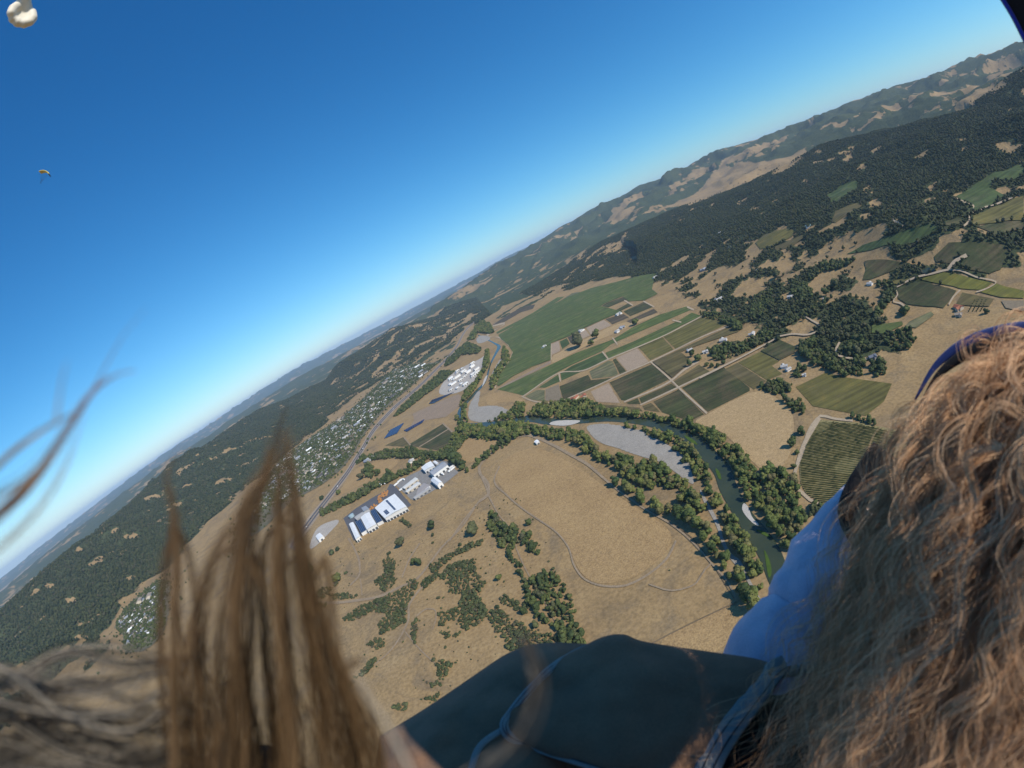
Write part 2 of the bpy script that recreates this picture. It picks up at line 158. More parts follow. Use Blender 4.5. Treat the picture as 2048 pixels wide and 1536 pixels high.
RIBBONS = [
  ('river','water',[(114.7,192.1),(119.5,208.7),(126,228),(134.8,252),(140,276.6),(143.3,303),(149,329.4),(158.2,356.6),(170.2,388),(175.4,422.1),(178.6,460.3),(176.7,500.8),(169.2,540.2),(155,585.7),(136.1,628.8),(112.3,668.9),(80.5,706),(33.2,781.8),(-0,845.7),(-42.8,885.7),(-88.3,939.2),(-127.3,987.5),(-148.9,1041.1),(-151.8,1093.3),(-137.1,1161.4),(-117.8,1191.7),(-96.6,1237.2)],[(97.9,194.9),(102.2,212.1),(108.2,232.5),(115.9,255.1),(120.7,276),(125.7,302.2),(132.2,330.7),(139.9,360.7),(150.3,389),(155,415.9),(159.4,450.2),(161.3,487.3),(156.1,523.8),(144.6,568.6),(127.4,610.3),(105.7,649.9),(75.1,686.6),(25.7,750.7),(-5.2,815.5),(-44.5,863.2),(-89.4,906.3),(-129.7,952.1),(-158.9,1028.3),(-163.6,1119.2),(-145.1,1194),(-123.6,1223.6),(-101.1,1263.5)]),
  ('river','water',[(-96.2,1234.7),(-82.6,1253.3),(-62.4,1311.7),(-47.2,1401.9),(-30.3,1502.2),(0.7,1617.5),(28,1715.1),(15.6,1884.7),(-9.2,2106.2),(-39.5,2386.8)],[(-100.3,1266.1),(-86.6,1278),(-66.6,1331.4),(-51.6,1419.6),(-34,1522.2),(-4,1653),(15,1741.7),(10.1,1864.7),(-12.8,2087),(-42.7,2366.4)]),
  ('freeway_verge','verge',[(-540.1,750.3),(-544.5,802.5),(-539,831.7),(-530,883.3),(-518.2,946.1),(-504.8,1014.8),(-493.2,1084.2),(-487.7,1168.5),(-482.2,1265),(-476.9,1408),(-451.8,1513.6),(-418.9,1606),(-378.7,1677.9),(-329.1,1772.9),(-277,1919),(-224.1,2063.2),(-173.3,2267.9),(-120.4,2702.2),(-83.2,2913.8),(-2.9,3106),(89.6,3156)],[(-583.1,794.3),(-585.4,849.8),(-575.5,878.9),(-564.4,930.9),(-548.8,992.4),(-533,1061.2),(-520,1130.4),(-515.2,1218.5),(-509.5,1318.6),(-504.4,1471.4),(-477,1584.1),(-441.2,1679.7),(-397.7,1750.8),(-345.4,1844.8),(-290.9,1992.4),(-237.2,2146.6),(-185.1,2349.8),(-130.9,2798.4),(-89.4,3016.9),(-4.2,3202.8),(91.4,3231)]),
  ('freeway','asphalt',[(-549.2,759.6),(-553.1,812.5),(-546.7,841.7),(-537.3,893.4),(-524.7,956),(-510.8,1024.7),(-498.9,1094.1),(-493.5,1179.2),(-488,1276.4),(-482.8,1421.5),(-457.1,1528.6),(-423.7,1621.7),(-382.8,1693.4),(-332.6,1788.3),(-280,1934.7),(-226.9,2081),(-175.8,2285.4),(-122.7,2722.8),(-84.5,2935.9),(-3.2,3126.8),(90,3172.2)],[(-557.6,768.2),(-561.1,821.7),(-553.8,850.9),(-544,902.7),(-530.7,965),(-516.3,1033.8),(-504.2,1103.2),(-498.9,1189),(-493.4,1287),(-488.2,1434),(-462.1,1542.4),(-428.1,1636.2),(-386.5,1707.8),(-335.8,1802.4),(-282.7,1949.1),(-229.5,2097.4),(-178.1,2301.6),(-124.8,2741.8),(-85.7,2956.3),(-3.4,3145.9),(90.4,3187.1)]),
  ('freeway','asphalt',[(-563.6,774.3),(-566.8,828.3),(-558.9,857.5),(-548.8,909.3),(-535,971.5),(-520.3,1040.2),(-507.9,1109.6),(-502.8,1196),(-497.2,1294.4),(-492,1442.8),(-465.6,1552.3),(-431.2,1646.5),(-389.2,1718),(-338.1,1812.5),(-284.7,1959.4),(-231.3,2109.1),(-179.8,2313),(-126.2,2755.2),(-86.6,2970.7),(-3.6,3159.5),(90.6,3197.6)],[(-572.3,783.3),(-575.1,838),(-566.3,867.2),(-555.8,919.1),(-541.2,980.9),(-526,1049.7),(-513.4,1119),(-508.4,1206.1),(-502.7,1305.3),(-497.6,1455.7),(-470.7,1566.6),(-435.7,1661.4),(-393,1732.8),(-341.4,1827.1),(-287.5,1974.3),(-234,2126),(-182.2,2329.6),(-128.3,2774.7),(-87.8,2991.6),(-3.9,3179),(91,3212.7)]),
  ('farm_track','track',[(-124.1,609.8),(-143,587.6),(-164.6,557.6),(-178,534.8)],[(-122.4,605.2),(-141.2,583.4),(-162.7,553.8),(-176.3,531.8)]),
  ('farm_track','track',[(-107.9,600.7),(-110.4,638.8),(-116.3,692.2),(-113.8,731),(-91.6,751.9),(-50.5,771.7),(-24,756.3),(-6.5,719),(12,659.4),(26.6,601.6),(39.2,551.6),(45.2,510.7),(51.3,467.5),(58.3,427),(66.2,389.4),(74.5,358.8),(79.1,330),(80.8,299.1),(80.7,275.8),(80.8,251.2),(77.2,232)],[(-110.9,601.8),(-113.5,639.6),(-119.7,694.2),(-117.1,738.9),(-93.6,762),(-51.6,786.8),(-21.7,771.4),(-3.3,726.8),(15.9,666.2),(30.5,606.9),(43.1,555.6),(48.5,513.1),(53.6,469.2),(60.4,428.7),(68.1,391),(76.4,360.2),(81,330.9),(82.5,299.6),(82.3,276.2),(82.4,251.3),(78.6,231.8)]),
  ('farm_track','track',[(-83.7,691.4),(-97.1,653.9),(-81.7,576.2),(-65.9,524.2),(-49.5,479.4),(-34,434.7),(-28.7,398.4),(-30.5,368.8),(-25.9,341.9),(-12.1,320.4),(7.2,306.6),(30.7,305.6),(54,312.9),(70.2,327.5)],[(-81.3,686),(-94.3,652.6),(-79.5,577.6),(-64.1,526.2),(-47.8,481.3),(-32.2,435.8),(-26.9,398.4),(-28.6,368.8),(-24.4,343.3),(-11,322.8),(7.7,309.6),(30.7,308.6),(53.4,315.8),(69.4,330)]),
  ('farm_track','track',[(25.1,294.6),(40.5,273.2),(58.5,267.4),(73.6,275.9),(81.4,278.4)],[(26.2,296.1),(41.3,274.9),(58.5,269.3),(73.3,277.8),(81.3,280.4)]),
  ('farm_track','track',[(-110.7,601.1),(-99.5,535.1),(-88.8,493.7),(-85.4,434.9),(-77.2,374.3),(-70.3,336.4),(-64.2,294.6)],[(-108.1,601.4),(-97.8,535.6),(-87.2,493.8),(-83.9,434.8),(-75.8,374.4),(-69.1,336.5),(-63.1,294.7)]),
  ('farm_track','track',[(-411.3,523.6),(-360.3,498.4),(-319,482.7),(-281.6,471.7),(-250.6,473.2),(-225.3,475.5),(-208.9,494.1),(-187.2,525.2),(-161.1,547.3),(-138.7,579.7),(-126.8,598.9),(-106.4,611.3)],[(-413.7,530.9),(-362.4,505.3),(-321.1,489.3),(-283.8,477.7),(-252.8,478.8),(-227.9,480.9),(-211.5,498.6),(-189.5,529.8),(-163.2,552.2),(-140.8,584.3),(-128.6,604),(-107.8,616.9)]),
  ('farm_track','track',[(-395,696.7),(-366.7,641.2),(-342.6,580.1),(-338.3,549.4),(-350.1,536.6)],[(-391.3,697.4),(-362.8,640.8),(-338.4,578.1),(-334.7,545.5),(-347.2,532.5)]),
  ('farm_track','track',[(-229.4,566.8),(-243.7,538.7),(-252.8,498.4)],[(-227,562.9),(-241.1,535.3),(-250.3,495.6)]),
  ('farm_track','track',[(-182.7,465.5),(-206.7,463.7),(-225.4,448.8),(-235.1,431.8),(-233.8,404.7),(-240.1,383.4),(-252.8,363.5),(-272.5,349.5)],[(-181.7,462.1),(-205.2,460.4),(-222.9,444.9),(-231.7,428.7),(-230.4,402),(-237.9,381.1),(-251.3,361.5),(-271.4,348)]),
  ('farm_track','track',[(-238.2,389.2),(-220.3,357.6),(-200.6,327.5),(-183.2,304.8)],[(-236.8,389.9),(-219.1,358.4),(-199.6,328.4),(-182.5,305.5)]),
  ('farm_track','track',[(-220.2,402),(-209.7,407.5),(-197.1,400.8),(-194.7,386.7),(-198.2,370.3)],[(-221.5,404.4),(-210.5,410.1),(-196.1,402.1),(-193.2,385.8),(-197,369.3)]),
  ('farm_track','track',[(-331.6,540.5),(-319.1,495.9)],[(-328.9,539.2),(-316.6,494.9)]),
  ('farm_track','lane',[(423.8,600.8),(437.7,582.9),(448.4,546.8),(462.1,540.7),(474.7,546.3),(484.7,562.2),(495.1,591.8),(505.5,613.7),(522.9,614.9),(550.3,607.8)],[(427.6,605.8),(442.1,587.9),(452.7,551.5),(465.5,546),(473.9,549.2),(480.4,560.4),(490.7,589.9),(505.5,617.4),(526.2,619.8),(553.4,611.8)]),
  ('farm_track','lane',[(445.9,483.1),(427.8,473.9),(411.9,455.5),(411.2,438.3),(415,417.6),(422.2,406.2)],[(444.8,478.6),(428.4,469.9),(416.5,456.7),(415.6,441.5),(419.2,421),(426.3,409.9)]),
  ('farm_track','lane',[(627.8,508.8),(664.9,488.4),(677,466.2),(692.4,439.7),(694.1,419.8),(687.5,387.7),(684.9,353.7),(659.4,363.4),(650.4,369.8)],[(632.3,513.3),(670.5,493.3),(682.5,470.1),(697.6,442.9),(698.4,421.1),(691.3,388.7),(687.2,352.6),(656.1,360.8),(647.2,367.7)]),
  ('farm_track','lane',[(694.9,441),(712.3,438.6),(736.2,425.6)],[(699,446.8),(719,446),(744.1,432.7)]),
  ('farm_track','lane',[(626.2,509.9),(608.3,492.8),(586.1,485.8),(581.7,469.3),(570,448.8)],[(628.2,508.3),(608.3,489.9),(587.9,484.2),(587.3,471.4),(574.2,449.9)]),
  ('farm_track','lane',[(645.7,396),(624.6,396.4),(600,391.3)],[(643.7,393.1),(622.8,393.2),(598.6,388.2)]),
  ('farm_track','lane',[(268.8,615.5),(335.6,606.4),(421.9,598.1)],[(270.8,620.9),(338.1,611.7),(425,603.5)]),
  ('farm_track','lane',[(239.5,340.2),(260.8,358),(279.8,367.6),(291.8,370.3),(296.2,354),(304.6,331.6)],[(238.8,342.5),(260.4,361.2),(280.5,371.5),(295.2,374.6),(299.7,356.9),(307.5,333.9)]),
  ('farm_track','lane',[(290.6,373.2),(270.8,364.9),(249.8,353.9),(231.5,341.5),(219,331.6),(205.3,320.1),(192.2,306.1),(191.1,291.9),(189.4,277.1),(192.5,260.7)],[(289.7,367.3),(270.2,358.1),(250,347.8),(232.5,335.5),(220.1,327),(206.7,316.9),(195.8,304.8),(194.9,293),(192.8,278.6),(195.4,262.3)]),
  ('farm_track','lane',[(-44.3,1168.5),(-22.2,1300),(25,1397.9),(55,1496.9),(59.1,1671.4),(49,1937.1),(38.7,2212.8),(100.1,2267.2),(21,2505.4)],[(-47.1,1176.7),(-24.5,1312.7),(23.3,1415.9),(51.3,1507.6),(54.6,1665.1),(43.3,1923.2),(32.7,2256.4),(92.4,2238.3),(19,2466.6)]),
  ('farm_track','lane',[(5.7,987.8),(20.9,922.3),(54.3,846.9),(85.8,813.9)],[(7.8,993.8),(22.7,928.7),(55.8,853.3),(87.1,820.3)]),
  ('farm_track','lane',[(165,1351.2),(123.5,1171.5)],[(167.3,1343.5),(126,1164.8)]),
  ('farm_track','lane',[(225.9,1007.4),(214.3,928)],[(229.9,1009.9),(218,930.1)]),
  ('farm_track','lane',[(109.7,1015.6),(98,953.3)],[(112.4,1012.3),(100.6,950.4)]),
  ('farm_track','lane',[(9.8,981.3),(109.8,1014.7),(161.3,938),(214.9,929.1),(282,907.7),(339.8,892),(444.6,885.9)],[(9.6,989.4),(110.9,1023.4),(163.2,946.4),(216.9,937.7),(284.6,915.9),(342.4,899.1),(447.9,893)]),
  ('farm_track','lane',[(70.6,829.9),(145,813.5),(192.1,806),(258.5,788.7),(313.3,781.5),(372.6,773.6),(439.2,747.2)],[(71.3,836.8),(146.2,820.1),(193.6,812.7),(260.8,795.9),(315.6,787.9),(375.5,779.9),(442.7,753.3)]),
  ('farm_track','lane',[(257.8,790.9),(239.3,667.6),(232.4,628.5),(215.1,511.7)],[(261.4,793.6),(242.7,669.7),(235.9,630.5),(218.5,513.3)]),
  ('farm_track','lane',[(153.2,679.6),(238.5,662.5),(273.1,674.9),(305.1,676.2)],[(154.6,685.8),(240.7,669.7),(275.6,683.6),(308.8,686.3)]),
  ('farm_track','lane',[(166.6,639),(233.2,626.5),(291.3,617.1),(364.4,604.6)],[(167.8,644),(235.2,632.5),(293.6,622.5),(367.2,610)]),
  ('farm_track','lane',[(280.9,1075.4),(265.3,998.8)],[(284.8,1077.2),(269.3,1000.5)]),
  ('farm_track','lane',[(471.8,1002.3),(463.2,955.2)],[(479.7,1011.8),(470.7,963.9)]),
  ('farm_track','track',[(-208.1,1100.6),(-160.9,925.7)],[(-205,1106.1),(-157.6,930.6)]),
  ('farm_track','track',[(-334.7,1164.3),(-297.8,1049.1)],[(-331.7,1167.1),(-295,1051.5)]),
  ('farm_track','track',[(-267.7,1004.5),(-187.3,1025.2)],[(-269.9,1012.7),(-188.9,1033.7)]),
  ('farm_track','track',[(-118.9,753.7),(-122.7,712.1),(-109.7,629.4),(-112,613.5),(-127.5,607.6)],[(-113.9,747),(-117.9,710.3),(-105.4,628.3),(-109.1,605.5),(-125.4,598.8)]),
  ('farm_track','lane',[(889,498.6),(863.4,482.2),(828.3,476.2)],[(896.1,497.3),(861.4,476.7),(820.5,469.4)]),
  ('farm_track','lane',[(997.9,577.9),(960.3,519.3),(895.9,495.6),(953.8,488),(1022,455.2)],[(1007.5,581),(968.8,520.7),(905.2,499.6),(963.5,493.6),(1030.6,459.6)]),
  ('farm_track','lane',[(884.9,676.3),(838,643.1),(801.8,594.9)],[(879.4,668.4),(848.6,647.6),(805,594.5)]),
  ('farm_track','lane',[(333.9,1640.2),(330.1,1554.4)],[(341.4,1658.2),(337.2,1570.5)]),
  ('farm_track','lane',[(397,1762.3),(389.8,1624.6)],[(406,1784.8),(398,1643.8)]),
  ('farm_track','lane',[(441.7,1622.3),(435.8,1532.6)],[(450.6,1642.3),(444.2,1550.5)]),
  ('farm_track','lane',[(460.4,1416.4),(438.8,1289.6)],[(468,1427.9),(445.5,1299.3)]),
  ('farm_track','lane',[(539.5,1624.6),(530.3,1527.8)],[(549.8,1646),(540,1546.9)]),
  ('farm_track','lane',[(625.9,1622.5),(615.3,1505.5)],[(637.8,1645.7),(626.2,1525.7)]),
  ('farm_track','lane',[(447.3,1855.9),(436.7,1747.4)],[(457.2,1879),(446,1767.9)]),
  ('farm_track','lane',[(356.9,1839.8),(356.4,1763.1)],[(365.7,1866),(364.9,1787.2)]),
  ('farm_track','lane',[(260.3,1871),(253.2,1776.3)],[(267.4,1883.8),(259.9,1787.9)]),
  ('farm_track','lane',[(195.1,1791.3),(187.3,1658.2)],[(201.4,1800.2),(193,1665.8)]),
  ('farm_track','lane',[(226.4,1656.4),(221.9,1569.7)],[(232.6,1668),(227.7,1580.1)]),
  ('farm_track','lane',[(158.8,1881.8),(153.2,1806.2)],[(164.6,1883.8),(158.8,1808.1)]),
  ('farm_track','lane',[(141.2,1670.6),(134.1,1578)],[(146.3,1671.5),(139,1578.7)]),
  ('farm_track','lane',[(364.5,1440.7),(341.3,1311.6)],[(370.4,1446.9),(346.6,1316.8)]),
  ('farm_track','lane',[(162.9,1577.4),(152.2,1440.4),(134.7,1351.5)],[(168,1580.2),(156.2,1437.5),(137.6,1343.5)]),
  ('farm_track','lane',[(268.7,1598),(261,1451.1),(238,1336.3)],[(275.1,1611.4),(266.3,1456.2),(241.7,1333.9)]),
  ('farm_track','lane',[(127.7,1932.4),(127.2,1875.6)],[(134,1945.7),(133.4,1888.1)]),
  ('farm_track','lane',[(405.8,963.3),(404.6,916.9)],[(411.1,971.2),(409.7,924.1)]),
  ('farm_track','lane',[(471.4,1278.8),(448.9,1154)],[(478.5,1288.9),(455.2,1162.3)]),
  ('ditch','ditch',[(-29,232.2),(11.7,234.4),(44.1,232.6),(76.1,228.5)],[(-29.2,233.4),(11.7,235.9),(44.3,234),(76.4,230)]),
  ('ditch','ditch',[(46.8,504.2),(55.9,441),(73.7,366.8),(82.8,323.2),(81.9,285),(76.2,233)],[(48.1,505.2),(57.1,442),(74.8,367.6),(83.9,323.7),(82.8,285.1),(77,233)]),
]
WOODS = [
  ('river',6.2,[(0.8,850.1),(33.7,871.4),(78.6,820.4),(115,760.7),(114.7,709.2),(142.3,645),(160,599.1),(175.1,549.3),(187.7,515.3),(193.5,479.9),(198,451.3),(193,424.9),(198.3,410.3),(191.8,380.3),(182.4,351.9),(195.7,340.2),(202.3,321),(190.5,294.1),(178.4,273.7),(157,247.9),(140.3,238.4),(137.5,246.2),(140.5,262.1),(143.9,280.7),(145.6,294.5),(151.3,309.2),(153,329.6),(158,348.1),(167.5,368),(173.4,395.5),(175.1,425.5),(174.2,458.9),(174,497.3),(166.3,539.1),(153,584.1),(134.7,626.7),(108.8,669.8),(84.2,703.9),(57.2,739.7),(33,782.1),(5.8,825.6)]),
  ('river',5.8,[(111.7,635.4),(124.1,601.1),(142.6,554.3),(155.5,511.8),(159.1,476.4),(157.9,441.8),(152.9,415.9),(147.5,392.9),(136.3,363.6),(130.3,341.6),(124.6,313.2),(121,289.7),(119.1,270),(113.5,252.2),(104.7,236.2),(95.3,219.3),(93.9,226.1),(103.2,252.7),(105.7,269.7),(109.8,293.6),(115.8,314.4),(120.9,338.5),(130.1,370.8),(134.7,397.1),(140.3,431.9),(143.3,464.8),(138.4,517.2),(130,572.9)]),
  ('river',6,[(74.9,520),(89.5,516.5),(97.9,484.8),(117.6,480.8),(116.6,436.5),(121.4,413.1),(121.9,375),(116.3,343.4),(105.5,346.1),(100.6,374.2),(108.9,400.1),(91.4,419.7),(78.3,439.9),(71.2,471.4),(68.1,494)]),
  ('river',6.5,[(46.7,594),(62.4,599.2),(71,563),(74.6,527.7),(64.7,518.2),(54.1,552.9)]),
  ('river',8,[(56.4,478.9),(64.3,461.2),(71.9,425.1),(80.2,395.9),(91,365.7),(102.4,345),(101,325.6),(99.9,299.8),(94.8,276.7),(95.4,256.9),(93.4,240.7),(91.7,219.8),(85.3,207.2),(78.6,205.4),(80.1,216.8),(81.4,234.4),(81.6,251.3),(88.2,276.4),(90.1,298.5),(87.8,323),(91.5,347.6),(76.6,367),(69.4,407.1),(61.5,447.1)]),
  ('river',6.5,[(-182.2,925),(-161,994.6),(-149.9,994),(-104.6,918),(-80.7,897.9),(-36.9,851.9),(-7.6,802.2),(9.8,754.9),(27.6,721.4),(55.4,674.1),(65.5,631.7),(69,608.3),(52.3,612.6),(34.7,654.5),(13.1,693.3),(-3.3,731.4),(-26.4,768.6),(-54.8,784.2),(-96,826.7),(-131,897.5),(-161.4,886.2)]),
  ('river',7,[(-165.5,1067.1),(-155.5,1168.4),(-132.3,1307.3),(-96.2,1365.4),(-67.7,1453.1),(-36,1734.2),(-16.2,1802.1),(-36.8,1493.4),(-63.8,1417.6),(-99.9,1285.4),(-126.4,1219.8),(-139.1,1110.6),(-136.5,1017.4),(-104.1,928.4),(-76.7,873.2),(-31.2,818.6),(-18.6,786.1),(-38.5,768),(-75.5,808.1),(-114.8,879.4),(-148.9,935.6)]),
  ('river',8,[(-57.4,1202.1),(-25.3,1380.9),(5.2,1446.7),(37.5,1677.8),(38.7,1518.9),(31,1409.7),(-15.5,1307.7),(-42.9,1192.7),(-55.8,1161.5)]),
  ('river',8,[(-48,2695),(10.8,2947),(50.2,2529.9),(38.8,2166.4),(21,2168.5),(-36.4,2473.1),(-60.2,2274.9),(-100.9,2354.9)]),
  ('river',6.5,[(-102.9,949.5),(-62.8,936.9),(-31.8,924.9),(-8,950),(4.8,928.1),(-18.6,786.1),(-56.5,849.7)]),
  ('oak',7,[(-440.1,1148.4),(-373.8,1106.8),(-289.9,1034.4),(-266,978.8),(-214.1,907.1),(-161.4,910.3),(-141.1,914.6),(-153.8,871.4),(-176.8,844.9),(-199.7,845.4),(-256.3,918.5),(-334.9,1017.5),(-393.1,1072.5),(-458.7,1134.1),(-484.5,1128.1),(-477.8,1191.3)]),
  ('oak',7,[(-530.2,901.2),(-492.1,917.2),(-423.8,906),(-372.2,915.8),(-338.7,925.7),(-291.4,894.1),(-254.5,898.2),(-240.4,873.7),(-279.8,865),(-322.1,875),(-364.3,875.4),(-417.1,861.1),(-467.2,865.7),(-510.1,870.3)]),
  ('oak',7,[(-196.3,858.8),(-169.2,836),(-151.2,790.3),(-142,742),(-121.5,748.7),(-96.6,766.2),(-84.7,784.7),(-51.1,776),(-53.5,757.6),(-84.4,751.4),(-122.2,734.7),(-139.4,718),(-158.6,767.5)]),
  ('oak',7,[(-402.5,1464.2),(-364.3,1471.9),(-305.7,1541.2),(-241.3,1588.2),(-174.3,1700.6),(-238,1848.6),(-300.3,1733.6),(-356.3,1631.8),(-402.4,1553.3),(-417.9,1478.2)]),
  ('oak',9,[(-219.6,2031.9),(-150.7,2166.3),(-102.3,2295.6),(-72.8,2080.4),(-41.6,1880.7),(-67.8,1826.3),(-143,1998.1),(-183.8,1899),(-224.8,1925.1)]),
  ('oak',8,[(-435.4,1034.3),(-424.7,1053.7),(-408,1046.3),(-391.4,989.1),(-413.3,1001.9),(-381.9,988.8),(-370.5,953.7),(-399.5,960.1)]),
  ('oak',4.8,[(-113,558.5),(-104.4,553.1),(-98.6,510.6),(-78.2,485.2),(-81.1,450.1),(-97.1,445.1),(-107.2,474.2),(-116.4,517)]),
  ('oak',4.8,[(-74.6,478.2),(-65.2,466.5),(-59.4,416.1),(-67.7,416),(-74.8,448.7)]),
  ('oak',4.8,[(-60.7,380.3),(-52.4,374.2),(-44.8,344.2),(-41.7,322.1),(-47.1,289.4),(-43,270.3),(-51,263.4),(-62,273.9),(-65.2,294.3),(-68.2,318.4),(-75.5,352.4),(-78.3,378.6),(-69.4,375.1)]),
  ('oak',4.8,[(-90.4,401.6),(-83.2,396.5),(-79.6,350),(-74.3,322.2),(-68.2,302.7),(-73.8,299.6),(-81.6,329.2),(-87.1,360.1)]),
  ('oak',4.8,[(-95.5,440.5),(-87.1,424.2),(-79.6,406),(-85.5,407.3),(-97.1,428.3)]),
  ('shrub',3.6,[(-336.8,451),(-341.8,459.8),(-314.5,472.9),(-281.8,469.1),(-250.9,468.7),(-237.3,484.7),(-221.1,471.4),(-228.9,446.4),(-236.2,422.8),(-234.2,401.6),(-251.8,396.4),(-270.4,396.9),(-278.4,417.6),(-266,432.3),(-294,449.5),(-313.6,443.3)]),
  ('shrub',3.6,[(-191.5,456.3),(-182.4,477.8),(-149.3,469.2),(-138.5,454.7),(-141.7,437),(-128.5,409.6),(-135.6,396.7),(-155.6,415),(-166.5,409.9),(-177.3,422.3),(-179.6,445.6)]),
  ('shrub',3.6,[(-192,393.4),(-179.3,389.1),(-164.7,391.8),(-160,411.8),(-145.3,408.6),(-133.3,373.3),(-130.6,358.8),(-142.8,348.3),(-158,346.9),(-165.2,365.6),(-177.2,372),(-187.3,367.1),(-191.6,374.4)]),
  ('shrub',3.6,[(-191.4,366.6),(-173.4,347.6),(-161.8,348.9),(-165.8,341.4),(-181.1,346.8)]),
  ('shrub',3.6,[(-131,354),(-118.9,362),(-101,329.2),(-87.2,307.5),(-73.2,294.9),(-63,276.5),(-90.7,288.3),(-114.2,295),(-116.8,315.5),(-128.7,338.1)]),
  ('shrub',3.6,[(-303.7,516.8),(-284.7,520.7),(-295.2,567.7),(-283.5,568.6),(-268.1,541.8),(-266,505.7),(-256.8,496.5),(-263.3,486.2),(-278.4,480.8)]),
  ('shrub',3.6,[(-198.2,327.1),(-173.8,311.6),(-175.7,299.9),(-184.6,289.6),(-193.7,301.5),(-188.4,311.8)]),
  ('shrub',3.6,[(-290.4,389.4),(-269.5,391),(-260.1,373.7),(-270.9,370.6)]),
  ('shrub',3.6,[(-292.5,339.8),(-276,360.1),(-269.3,359.8),(-269.6,347.8),(-285.4,337.2)]),
  ('shrub',3.6,[(-309.3,333.9),(-294.9,340.6),(-291,332.2),(-305.2,325.6)]),
  ('shrub',3.6,[(-238.6,280.3),(-223.8,281),(-217.8,273.1),(-228.7,273.1)]),
  ('shrub',3.6,[(-212.6,494.3),(-182.7,503.8),(-143.2,501.8),(-121.7,497),(-129.5,487.6),(-172.7,489.3),(-196.9,476.9)]),
  ('shrub',3.6,[(-273.3,675.9),(-249.1,632.6),(-249.5,621.9),(-275.4,666.6)]),
  ('shrub',3.6,[(-423.5,550.4),(-415.4,566.8),(-391.6,554),(-386.1,535.1),(-403.1,528.4)]),
  ('shrub',3.6,[(-388.4,532.5),(-353.6,518.1),(-325.8,499.7),(-330.5,495),(-370,511.7)]),
  ('shrub',3.6,[(-226,370.9),(-225.1,399.8),(-219.3,396.8),(-217.6,357)]),
  ('shrub',3.6,[(-216,468.2),(-196.6,469.8),(-189.3,463.3),(-207.9,453.3),(-214.5,444.4)]),
  ('shrub',3.6,[(-200.8,294.2),(-191.8,294.6),(-181.1,286.1),(-191.6,286.5)]),
  ('shrub',3.6,[(-209.2,279.6),(-195,280),(-184.5,277.8),(-191.4,271),(-203.6,273.7)]),
  ('shrub',3.6,[(-415.6,526.8),(-389.1,513.9),(-382.3,501.4),(-408,513.7)]),
  ('shrub',3.6,[(-118.1,369.3),(-108,373.6),(-97,356.1),(-86.1,344.1),(-89.9,331.9),(-102.1,346.7)]),
  ('shrub',3.6,[(-205.8,458.6),(-202.4,491.2),(-192.1,480.8),(-196.3,459.4)]),
  ('oak',5.2,[(296.3,495.7),(317,497.5),(321.4,458),(311.8,443.1),(297.4,465)]),
  ('oak',5.2,[(297.5,443.5),(302,420.2),(302,401.1),(285.3,394.5),(283.1,407.1)]),
  ('oak',6,[(401.7,529.3),(419.7,540.6),(445.3,529.2),(453.8,519.3),(430.6,507.9),(413.3,512.1),(409.5,467.7),(400.8,440.9),(417.2,413.6),(402.9,393.3),(387.3,388.5),(374.8,405.6),(378.2,438.2),(381,476.2),(394.2,506.9)]),
  ('oak',6,[(421.5,450.1),(441.2,464.2),(462,463),(472.8,447),(441.4,424.8),(424.2,431.2)]),
  ('oak',6,[(473.7,418.1),(498.3,418.8),(516.2,411.3),(497.8,382.3),(467.3,372.2),(455.3,390.4)]),
  ('oak',6,[(413.8,399.5),(428.6,386.5),(408.8,360.7),(393.2,366.6),(394.1,383.3)]),
  ('oak',6,[(340.8,713.9),(370.4,685.5),(395.6,648.8),(410.4,653.1),(444.1,660.7),(445.6,630.2),(421.5,607.2),(388,615.9),(350.8,618.5),(333.2,632.9),(321.7,646.5),(333.5,680.2)]),
  ('oak',6,[(461.5,922.1),(467.5,847.2),(454.4,762),(431.2,709.6),(416.6,711.6),(438,798.7),(444,880.2)]),
  ('oak',6,[(337.7,474.5),(361.5,486.6),(367.7,472.6),(347.2,464.5)]),
  ('oak',6,[(651.6,818.1),(638,771.7),(596,681.1),(558,649.4),(541.3,673.6),(592.7,746.3)]),
  ('oak',6,[(553.1,829.1),(588.6,806.7),(526.9,731.6),(479.8,713),(462.1,727.9)]),
  ('oak',6,[(476.9,660.8),(496.5,627.7),(549.5,620),(582.1,616),(540.6,603.6),(487.8,610.4),(459.6,623.6)]),
  ('oak',6,[(310.7,349.6),(315,335.9),(319.1,310.8),(312.2,305),(307.5,324.3),(305.7,342.4)]),
  ('oak',6,[(297.2,498.3),(316.1,499.3),(330.3,480),(326.5,458.7),(315.9,443.8),(302.3,461.4),(301.2,481.2)]),
  ('oak',6,[(523.8,480.9),(576.5,504.1),(614.4,517.6),(643.8,524),(601.8,495.2),(552.6,483.3),(521.3,469.4)]),
  ('oak',6,[(644,563.9),(650.7,557.5),(649.2,527.6),(632.2,523),(629.3,546.1)]),
  ('oak',6,[(660.2,772.4),(710.6,766.6),(726.3,719.6),(719.5,667.3),(694.9,690.1),(680.5,729.9),(639.4,732.2)]),
  ('oak',6,[(554.4,452.7),(566,451.4),(563.5,437.4),(550.8,432)]),
  ('oak',5,[(172.3,270.1),(187.7,273.8),(190.5,264.1),(193.3,260.8),(188.3,257.4),(178.1,257.4),(168.4,256.8),(168.6,262.4)]),
]
